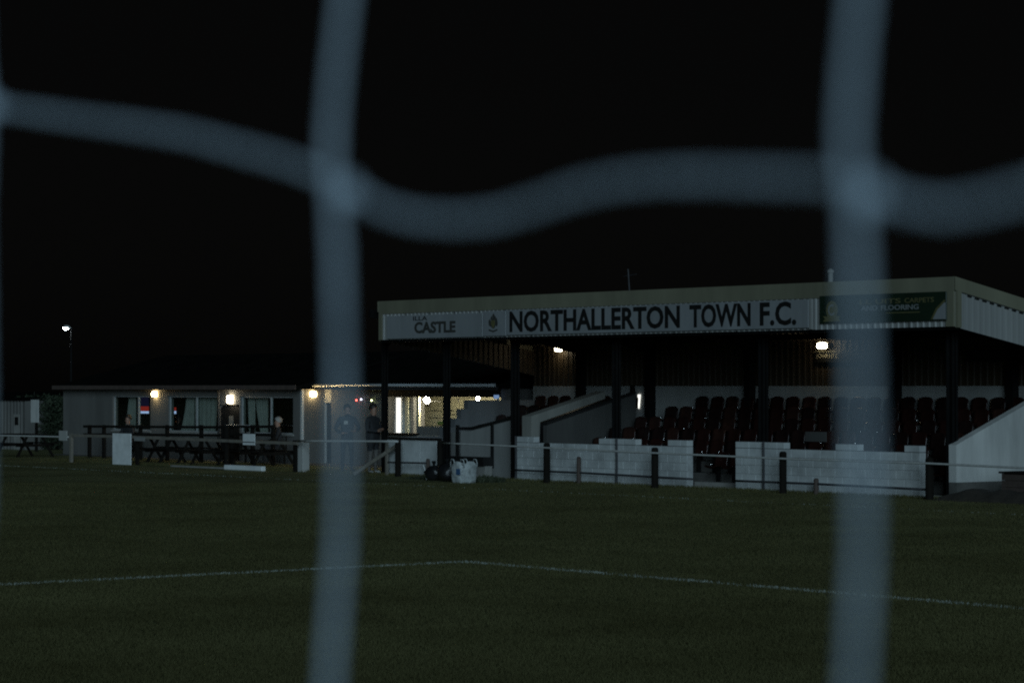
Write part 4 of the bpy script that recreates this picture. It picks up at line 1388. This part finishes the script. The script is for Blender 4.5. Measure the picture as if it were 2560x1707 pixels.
def sack(px, py_b, Y, rx, rz_, label, seed):
    rs = random.Random(seed)
    x = XY(px, Y)
    m2 = MB()
    n_, m_ = 16, 9
    ph = [rs.uniform(0, 6) for _ in range(4)]
    vs = []
    for i in range(m_ + 1):
        tt = math.pi * (0.03 + 0.94 * i / m_)
        for q in range(n_):
            a = 2 * math.pi * q / n_
            rr = 1 + 0.10 * math.sin(3 * a + ph[0] + i) + 0.07 * math.sin(5 * a + ph[1] - 2 * i)
            zz_ = -math.cos(tt)
            vs.append((x + rx * rr * math.sin(tt) * math.cos(a), Y + rx * 0.8 * rr * math.sin(tt) * math.sin(a), max(0.0, rz_ * 0.85 + rz_ * zz_)))
    fs = [(i * n_ + q, i * n_ + (q + 1) % n_, (i + 1) * n_ + (q + 1) % n_, (i + 1) * n_ + q) for i in range(m_) for q in range(n_)]
    fs += [tuple(range(n_))[::-1], tuple(range(m_ * n_, (m_ + 1) * n_))]
    m2.add(vs, fs)
    t = thing('rubbish_sack', (x, Y, 0), label, 'sack', 'black sacks by the rail')
    m2.build('sack_body', SACK, t, True)
    MB().lathe([(0.02, 0.0), (0.035, 0.03), (0.06, 0.10), (0.03, 0.11)], (x, Y, rz_ * 1.83), 8).build('tied_neck', SACK, t)


sack(1118, 1213, 38.9, 0.27, 0.24, 'black rubbish sack touching the left side of the white bulk bag', 3)
sack(1085, 1213, 39.0, 0.25, 0.20, 'lower black rubbish sack beside the thin upright stick', 5)
x = XY(1062, 39.1)
st = MB().tube([(x + 0.07, 39.1, 0.0), (x + 0.02, 39.1, 0.22), (x - 0.06, 39.1, ZY(1057, 1162, 39.1))], [0.012, 0.011, 0.009], 6)
tag(st.build('thin_stick', TIMBERW), 'thin pale stick leaning up beside the black sacks', 'stick')


def weeds(px, Y, nlf, rad, hgt, label):
    x = XY(px, Y)
    t = thing('weed_clump', (x, Y, 0), label, 'plant', 'weed clumps by the rail')
    m2 = MB()
    for i in range(nlf):
        a = random.uniform(0, 6.28)
        r_ = rad * math.sqrt(random.random())
        h_ = hgt * random.uniform(0.3, 1) * (1 - 0.5 * r_ / rad)
        bx_, by_ = x + r_ * math.cos(a), Y + r_ * math.sin(a)
        b_ = random.uniform(0, 6.28)
        wv = Vector((math.cos(b_), math.sin(b_), 0)) * random.uniform(0.01, 0.022)
        top = Vector((bx_ + random.gauss(0, 0.06), by_ + random.gauss(0, 0.06), h_))
        base = Vector((bx_, by_, 0))
        midp = (base + top) / 2 + Vector((random.gauss(0, 0.02), random.gauss(0, 0.02), 0.02))
        m2.add([base - wv * 0.5, base + wv * 0.5, midp + wv, top, midp - wv], [(0, 1, 2, 3, 4)])
    m2.build('leaves', WEED, t)


weeds(1215, 39.3, 500, 0.45, 0.24, 'dark low weeds right of the white bulk bag')
weeds(1060, 39.4, 300, 0.4, 0.14, 'low weeds at the foot of the thin pale stick')
# leaning plank by the second person
pa_, pb_ = Vector((XY(886, 39.75), 39.75, 0.03)), Vector((XY(1000, 40.35), 40.35, ZY(1000, 1108, 40.35)))
d = (pb_ - pa_).normalized()
sd_ = d.cross(Vector((0, 1, 0))).normalized() * 0.045
th_ = Vector((0, 0.02, 0))
pk = MB()
vs = [pa_ - sd_ - th_, pa_ + sd_ - th_, pb_ + sd_ - th_, pb_ - sd_ - th_, pa_ - sd_ + th_, pa_ + sd_ + th_, pb_ + sd_ + th_, pb_ - sd_ + th_]
pk.add(vs, [(0, 1, 2, 3), (7, 6, 5, 4), (0, 4, 5, 1), (1, 5, 6, 2), (2, 6, 7, 3), (3, 7, 4, 0)])
tag(pk.build('leaning_plank', WOODP), 'pale plank leaning from the grass to the board wall', 'plank')
x = XY(968, 40.2)
tag(MB().bevbox(x - 0.04, x + 0.04, 40.16, 40.22, 0.0, ZY(968, 1105, 40.2), 0.005).build('board_post', WOODP), 'pale square post at the left end of the board wall', 'post')

# boarded box and low bank on the right
YX_ = 40.6
xa = XY(2503, YX_)
xb = XY(2680, YX_)
t = thing('boarded_box', ((xa + xb) / 2, YX_, 0), 'low brown boarded box against the white sloping end wall', 'box')
for i in range(4):
    z0 = 0.02 + i * (ZY(2530, 1180, YX_) - 0.05) / 4
    z1 = 0.02 + (i + 1) * (ZY(2530, 1180, YX_) - 0.05) / 4
    MB().bevbox(xa, xb, YX_, YX_ + 0.03, z0 + 0.003, z1 - 0.003, 0.004).build('plank', WOODB, t)
    MB().bevbox(xa, xa + 0.03, YX_ + 0.031, YX_ + 0.9, z0 + 0.003, z1 - 0.003, 0.004).build('plank', WOODB, t)
MB().bevbox(xa - 0.05, xb + 0.05, YX_ - 0.04, YX_ + 0.95, ZY(2530, 1180, YX_) - 0.028, ZY(2530, 1180, YX_) + 0.01, 0.006).build('lid', WOODD, t)
bk = MB()
nbx = 24
vs = []
xa, xb = XY(2345, 40.3), XY(2700, 40.3)
for i in range(nbx + 1):
    f_ = i / nbx
    x = xa + (xb - xa) * f_
    hb = min(1, f_ * 6) * (0.22 + 0.03 * math.sin(i * 1.3))
    for y, kk in ((39.95, 0.0), (40.12, 0.75), (40.3, 1.0), (40.58, 0.95)):
        vs.append((x, y + 0.04 * math.sin(i * 2.1), hb * kk + 0.002))
fs = [(i * 4 + q, (i + 1) * 4 + q, (i + 1) * 4 + q + 1, i * 4 + q + 1) for i in range(nbx) for q in range(3)]
bk.add(vs, fs)
tag(bk.build('earth_bank', EARTH, None, True), 'low dark earth bank along the foot of the end wall', None, kind='structure')

# ------------------------------------------------------------------ people
def person(name, base, yaw, joints, label, mats, hair=None, shirt_split=0.9, shoe_z=0.09, hem=None, knee_cut=None):
    """joints: dict of points (x right, y forward, z up, radius) in the person's frame; one skinned body"""
    names = list(joints)
    idx = {n_: i for i, n_ in enumerate(names)}
    E_ = [('pelvis', 'belly'), ('belly', 'chest'), ('chest', 'neck'), ('neck', 'jaw'), ('jaw', 'brow'), ('brow', 'crown'),
          ('chest', 'shoulder_l'), ('shoulder_l', 'elbow_l'), ('elbow_l', 'wrist_l'), ('wrist_l', 'palm_l'),
          ('chest', 'shoulder_r'), ('shoulder_r', 'elbow_r'), ('elbow_r', 'wrist_r'), ('wrist_r', 'palm_r'),
          ('pelvis', 'hip_l'), ('hip_l', 'knee_l'), ('knee_l', 'ankle_l'), ('ankle_l', 'toe_l'),
          ('pelvis', 'hip_r'), ('hip_r', 'knee_r'), ('knee_r', 'ankle_r'), ('ankle_r', 'toe_r')]
    me = bpy.data.meshes.new('sk')
    me.from_pydata([joints[n_][:3] for n_ in names], [(idx[a], idx[b]) for a, b in E_], [])
    ob = bpy.data.objects.new('sk', me)
    COL.objects.link(ob)
    ob.modifiers.new('skin', 'SKIN')
    ss = ob.modifiers.new('sub', 'SUBSURF')
    ss.levels = 2
    ss.render_levels = 2
    sv = me.skin_vertices[0].data
    for n_ in names:
        r_ = joints[n_][3]
        sv[idx[n_]].radius = r_ if hasattr(r_, '__len__') else (r_, r_)
        sv[idx[n_]].use_root = (n_ == 'pelvis')
    dg = bpy.context.evaluated_depsgraph_get()
    dg.update()
    ev = ob.evaluated_get(dg)
    bm = bmesh.new()
    tmp = bpy.data.meshes.new_from_object(ev)
    bm.from_mesh(tmp)
    bpy.data.objects.remove(ob)
    J = {n_: Vector(joints[n_][:3]) for n_ in names}
    # fingers: five unequal bent chains rooted in each palm
    for sd2 in ('l', 'r'):
        pw, pp = J['wrist_' + sd2], J['palm_' + sd2]
        d_ = (pp - pw).normalized()
        up = Vector((0, 0, 1)) if abs(d_.z) < 0.8 else Vector((0, 1, 0))
        sd3 = d_.cross(up).normalized()
        nrm = sd3.cross(d_).normalized()
        for fi, (off, ln, spread) in enumerate(((-0.03, 0.062, -0.1), (-0.011, 0.075, 0.0), (0.009, 0.07, 0.05), (0.028, 0.055, 0.15), (-0.04, 0.05, -0.9))):
            a_ = pp + sd3 * off - d_ * (0.005 if fi < 4 else 0.05)
            dir_ = (d_ + sd3 * spread).normalized()
            b_ = a_ + dir_ * ln * 0.5
            c_ = b_ + (dir_ - nrm * 0.5).normalized() * ln * 0.5
            tb = MB().tube([a_, b_, c_], [0.010, 0.009, 0.007], 6)
            vv = [bm.verts.new(v) for v in tb.v]
            for f_ in tb.f:
                bm.faces.new([vv[i_] for i_ in f_])
    # nose
    nb_ = J['brow'] * 0.45 + J['jaw'] * 0.55
    tb = MB().tube([nb_ + Vector((0, 0.07, 0.03)), nb_ + Vector((0, 0.10, -0.005)), nb_ + Vector((0, 0.085, -0.015))], [0.009, 0.015, 0.012], 6)
    vv = [bm.verts.new(v) for v in tb.v]
    for f_ in tb.f:
        bm.faces.new([vv[i_] for i_ in f_])
    out = bpy.data.meshes.new('body')
    bm.to_mesh(out)
    bm.free()
    for m_ in mats:      # skin, top, trousers, shoes
        out.materials.append(m_)
    for p in out.polygons:
        c_ = p.center
        best = min(names, key=lambda n_: (J[n_] - c_).length - (joints[n_][3] if not hasattr(joints[n_][3], '__len__') else max(joints[n_][3])) * 0.5)
        mi = 1
        if best in ('jaw', 'brow', 'crown', 'palm_l', 'palm_r'):
            mi = 0
        elif best.startswith(('hip', 'knee', 'pelvis')):
            mi = 2
        elif best.startswith('ankle'):
            mi = 3 if c_.z < shoe_z else 2
        elif best.startswith('toe'):
            mi = 3
        if hem is not None and mi == 2 and c_.z > hem:
            mi = 1
        if (c_ - J['palm_l']).length < 0.10 or (c_ - J['palm_r']).length < 0.10:
            mi = 0
        p.material_index = mi
        p.use_smooth = True
    t = thing(name, base, label, 'person')
    t.rotation_euler = (0, 0, yaw)
    mesh_obj('body', out, t)
    hc = (J['brow'] + J['crown']) / 2
    if hair:
        hm = MB()
        n_, m2 = 14, 7
        vs = []
        for i in range(m2 + 1):
            tt = math.pi * 0.62 * i / m2
            for q in range(n_):
                a = 2 * math.pi * q / n_
                front = max(0, math.sin(a))
                t2 = tt * (1 - 0.42 * front)
                rr = 0.112 + 0.006 * math.sin(5 * a + i)
                vs.append((hc.x + rr * 0.92 * math.sin(t2) * math.cos(a), hc.y - 0.012 + rr * 1.08 * math.sin(t2) * math.sin(a), hc.z - 0.005 + rr * 1.08 * math.cos(t2)))
        fs = [(i * n_ + q, (i + 1) * n_ + q, (i + 1) * n_ + (q + 1) % n_, i * n_ + (q + 1) % n_) for i in range(m2) for q in range(n_)]
        hm.add(vs, fs)
        mesh_obj('hair', hm.mesh('hair', hair, smooth=True), t)
    ey = MB()
    eb = J['brow'] * 0.7 + J['jaw'] * 0.3
    for s_ in (-1, 1):
        ey.ball((eb.x + s_ * 0.034, eb.y + 0.082, eb.z), 0.012, 8, 5)
    mesh_obj('eyes', ey.mesh('eyes', BLACKPAINT, smooth=True), t)
    return t


def stand_joints(hs=1.0, armL=None, armR=None, lean=0.0, coat=0.0):
    j = {
        'pelvis': (0, 0, 0.93, (0.15 + coat, 0.11 + coat)), 'belly': (0, 0.01, 1.10, (0.15 + coat, 0.115 + coat)), 'chest': (0, 0.0 + lean, 1.34, (0.175 + coat, 0.12 + coat)),
        'neck': (0, 0.01 + lean, 1.50, 0.062), 'jaw': (0, 0.035 + lean, 1.58, (0.070, 0.080)), 'brow': (0, 0.03 + lean, 1.68, (0.082, 0.098)), 'crown': (0, 0.015 + lean, 1.755, (0.058, 0.068)),
        'shoulder_l': (-0.20, lean, 1.42, 0.075), 'elbow_l': (-0.28, -0.02 + lean, 1.13, 0.052), 'wrist_l': (-0.27, 0.10 + lean, 0.90, 0.034), 'palm_l': (-0.265, 0.13 + lean, 0.81, (0.022, 0.036)),
        'shoulder_r': (0.20, lean, 1.42, 0.075), 'elbow_r': (0.28, -0.02 + lean, 1.13, 0.052), 'wrist_r': (0.27, 0.10 + lean, 0.90, 0.034), 'palm_r': (0.265, 0.13 + lean, 0.81, (0.022, 0.036)),
        'hip_l': (-0.10, 0, 0.84, 0.088 + coat), 'knee_l': (-0.12, 0.02, 0.48, 0.060), 'ankle_l': (-0.13, -0.02, 0.09, 0.042), 'toe_l': (-0.15, 0.15, 0.04, (0.042, 0.032)),
        'hip_r': (0.10, 0, 0.84, 0.088 + coat), 'knee_r': (0.12, 0.02, 0.48, 0.060), 'ankle_r': (0.13, -0.02, 0.09, 0.042), 'toe_r': (0.15, 0.15, 0.04, (0.042, 0.032)),
    }
    for nm, arm in (('l', armL), ('r', armR)):
        if arm:
            j['elbow_' + nm], j['wrist_' + nm], j['palm_' + nm] = arm
    return {k_: (v[0] * hs, v[1] * hs, v[2] * hs, v[3]) for k_, v in j.items()}


# standing pair by the rail: one arms bent with a pale patch on the chest, one in a long dark coat
face_cam = lambda x, y: math.atan2(-x, y) + math.pi      # +Y of the figure towards the camera
xp, yp = XY(868, 40.9), 40.9
p1 = person('person', (xp, yp, 0), math.atan2(xp, -yp) + 0.25, stand_joints(0.99, ((-0.34, 0.05, 1.18, 0.052), (-0.16, 0.24, 1.10, 0.036), (-0.08, 0.27, 1.11, (0.022, 0.036))), ((0.33, 0.0, 1.15, 0.052), (0.20, 0.22, 1.05, 0.036), (0.12, 0.27, 1.06, (0.022, 0.036)))),
            'person in a dark top with a pale chest patch, standing left of the other', [SKIN, JACKET2, TROUS, SHOED], HAIRD)
pp_ = MB().bevbox(0.02, 0.13, 0.155, 0.165, 1.27, 1.37, 0.004)
mesh_obj('chest_patch', pp_.mesh('chest_patch', DIRTY), p1)
xp, yp = XY(932, 40.6), 40.6
p2 = person('person', (xp, yp, 0), math.atan2(xp, -yp) + 0.9, stand_joints(1.0, ((-0.30, 0.06, 1.14, 0.062), (-0.10, 0.25, 1.16, 0.042), (-0.02, 0.25, 1.17, (0.022, 0.036))), ((0.30, 0.06, 1.14, 0.062), (0.12, 0.25, 1.12, 0.042), (0.04, 0.27, 1.13, (0.022, 0.036))), 0.0, 0.035),
            'person in a long dark jacket and pale shoes standing by the leaning plank', [SKIN, JACKET, TROUSG, SHOEW], HAIRD, hem=0.62)


def sit_joints():
    j = stand_joints(1.0)
    dz = -0.45
    for k_ in list(j):
        if not k_.startswith(('hip', 'knee', 'ankle', 'toe')):
            v = j[k_]
            j[k_] = (v[0], v[1], v[2] + dz, v[3])
    for nm, s_ in (('l', -1), ('r', 1)):
        j['hip_' + nm] = (s_ * 0.10, 0.06, 0.46, 0.09)
        j['knee_' + nm] = (s_ * 0.13, 0.45, 0.48, 0.065)
        j['ankle_' + nm] = (s_ * 0.13, 0.42, 0.09, 0.045)
        j['toe_' + nm] = (s_ * 0.14, 0.58, 0.04, (0.042, 0.032))
        j['elbow_' + nm] = (s_ * 0.28, 0.10, 0.72, 0.055)
        j['wrist_' + nm] = (s_ * 0.16, 0.32, 0.66, 0.036)
        j['palm_' + nm] = (s_ * 0.12, 0.40, 0.65, (0.022, 0.036))
    return j


def chair(x, y, yaw, label):
    t = thing('garden_chair', (x, y, 0.012), label, 'chair', 'garden chairs on the clubhouse terrace')
    t.rotation_euler = (0, 0, yaw)
    mesh_obj('seat', MB().bevbox(-0.24, 0.24, -0.2, 0.26, 0.33, 0.36, 0.006).mesh('seat', WOODD), t)
    for i in range(4):
        mesh_obj('back_slat', MB().bevbox(-0.22 + i * 0.115, -0.13 + i * 0.115, -0.235, -0.21, 0.362, 0.82, 0.004).mesh('back_slat', WOODD), t)
    for a in (-0.2, 0.2):
        for b in (-0.17, 0.22):
            mesh_obj('leg', MB().box(a - 0.02, a + 0.02, b - 0.02, b + 0.02, 0.0, 0.329).mesh('leg', WOODD), t)
    return t


xp, yp = XY(697, 43.7), 43.7
chair(xp, yp, 2.6, 'dark garden chair under the seated grey-haired person')
person('person', (xp, yp, 0.18 - 0.17), 2.6, sit_joints(), 'seated grey-haired person in a dark coat before the right clubhouse window', [SKIN, JACKET, TROUS, SHOED], HAIRG)
xp, yp = XY(322, 43.6), 43.6
chair(xp, yp, 3.4, 'dark garden chair under the seated person at the left window')
person('person', (xp, yp, 0.01), 3.4, sit_joints(), 'seated person in dark clothes silhouetted before the left clubhouse window', [SKIN, JACKET, TROUS, SHOED], HAIRD)

# ------------------------------------------------------------------ net close to the camera
YN = 0.25
CELL = 0.122
NX0 = XY(2150, YN)


def hx_offset(px_path):
    return [(XY(p, YN), ZY(p, q, YN)) for p, q in px_path]


D = 2560 / 2352.0
hpath = [(-60, 236), (0, 250), (120, 268), (270, 288), (400, 308), (500, 335), (620, 368), (740, 412), (800, 448), (850, 480), (930, 500), (1020, 506), (1110, 497), (1200, 470), (1300, 434), (1400, 414),
         (1500, 405), (1600, 404), (1700, 407), (1800, 410), (1900, 415), (1960, 432), (2020, 458), (2080, 476), (2150, 480), (2230, 466), (2300, 446), (2360, 430)]
hw_ = hx_offset([(p * D, q * D) for p, q in hpath])
v1path = [(788, -40), (785, 0), (775, 150), (768, 300), (770, 400), (780, 470), (786, 600), (784, 800), (780, 1000), (770, 1250), (757, 1500), (755, 1620)]
v2path = [(1982, -40), (1980, 0), (1970, 150), (1961, 300), (1966, 400), (1976, 480), (1978, 600), (1977, 800), (1975, 1000), (1968, 1250), (1955, 1500), (1950, 1620)]
v0path = [(-62, -40), (-55, 120), (-40, 220), (-38, 300), (-36, 500), (-38, 850), (-50, 1150), (-75, 1620)]
net = MB()
RN = 0.00098
ZR = ZY(840, 480, YN)            # height of the row in view
ZTOP = 2.44


def wob(a, b):
    return 0.004 * math.sin(a * 12.3 + b * 4.7) + 0.003 * math.sin(a * 5.1 - b * 9.2)


ivis = {0: v2path, -1: v1path, -2: v0path}
for i in range(-16, 14):
    x0 = NX0 + i * CELL * 0.995
    pts = []
    if i in ivis:
        mid_ = [(XY(p * D, YN), ZY(p * D, q * D, YN)) for p, q in ivis[i]]
        ztop_, zbot_ = mid_[0][1], mid_[-1][1]
        pts = [(x0 + wob(i, 9), YN, ZTOP)] + [(a, YN + 0.001 * math.sin(b * 60), b) for a, b in mid_]
        z = zbot_ - 0.06
        while z > 0.02:
            pts.append((pts[-1][0] * 0.8 + x0 * 0.2 + wob(i, z) * 0.3, YN, z))
            z -= 0.06
    else:
        z = ZTOP
        while z > 0.02:
            pts.append((x0 + wob(i, z), YN + 0.002 * math.sin(z * 9 + i), z))
            z -= 0.03
    net.tube(pts, RN, 8, True)
jrow = 0
rows = []
z = ZR
zs = []
kk = -int((ZR - 0.03) / CELL)
while ZR + kk * CELL < ZTOP - 0.02:
    zs.append((kk, ZR + kk * CELL))
    kk += 1
for kk, z in zs:
    pts = []
    if kk == 0:
        x = NX0 - 16 * CELL
        xf = hw_[0][0]
        while x < xf - 0.02:
            pts.append((x, YN + 0.0026, hw_[0][1] + wob(x * 8, 1)))
            x += 0.02
        pts += [(a, YN + 0.0026, b) for a, b in hw_]
        x = hw_[-1][0] + 0.02
        while x < NX0 + 13 * CELL:
            pts.append((x, YN + 0.0026, ZR + 0.006 * math.sin((x - NX0) / CELL * 6.28)))
            x += 0.02
    else:
        x = NX0 - 16 * CELL
        while x < NX0 + 13 * CELL:
            pts.append((x, YN + 0.0026, z + 0.006 * math.sin((x - NX0) / CELL * 6.28 + kk) + wob(x * 6, kk)))
            x += 0.02
    net.tube(pts, RN, 8, True)
for kk, z in zs:
    for i in range(-16, 14):
        if kk == 0 and i in ivis:
            pv = {0: (1983, 446), -1: (785, 438), -2: (-33, 243)}[i]
            kx_, kz_ = XY(pv[0] * D, YN), ZY(pv[0] * D, pv[1] * D, YN)
        else:
            kx_ = NX0 + i * CELL * 0.995 + wob(i, z)
            kz_ = z + 0.006 * math.sin((kx_ - NX0) / CELL * 6.28 + kk) + wob(kx_ * 6, kk)
        net.ball((kx_, YN + 0.0012, kz_), (0.0019, 0.0019, 0.0024), 10, 6)
nt_ = thing('goal_net', (NX0 - CELL, YN, 0), 'blurred white net hanging right before the camera, crossing the whole view', 'net')
net.build('mesh_cord', NETM, nt_, True)
MB().tube([(NX0 - 16 * CELL, YN, ZTOP), (NX0, YN, ZTOP - 0.004), (NX0 + 13 * CELL, YN, ZTOP)], 0.004, 8).build('top_rope', NETM, nt_, True)
print('objects', len(bpy.data.objects))
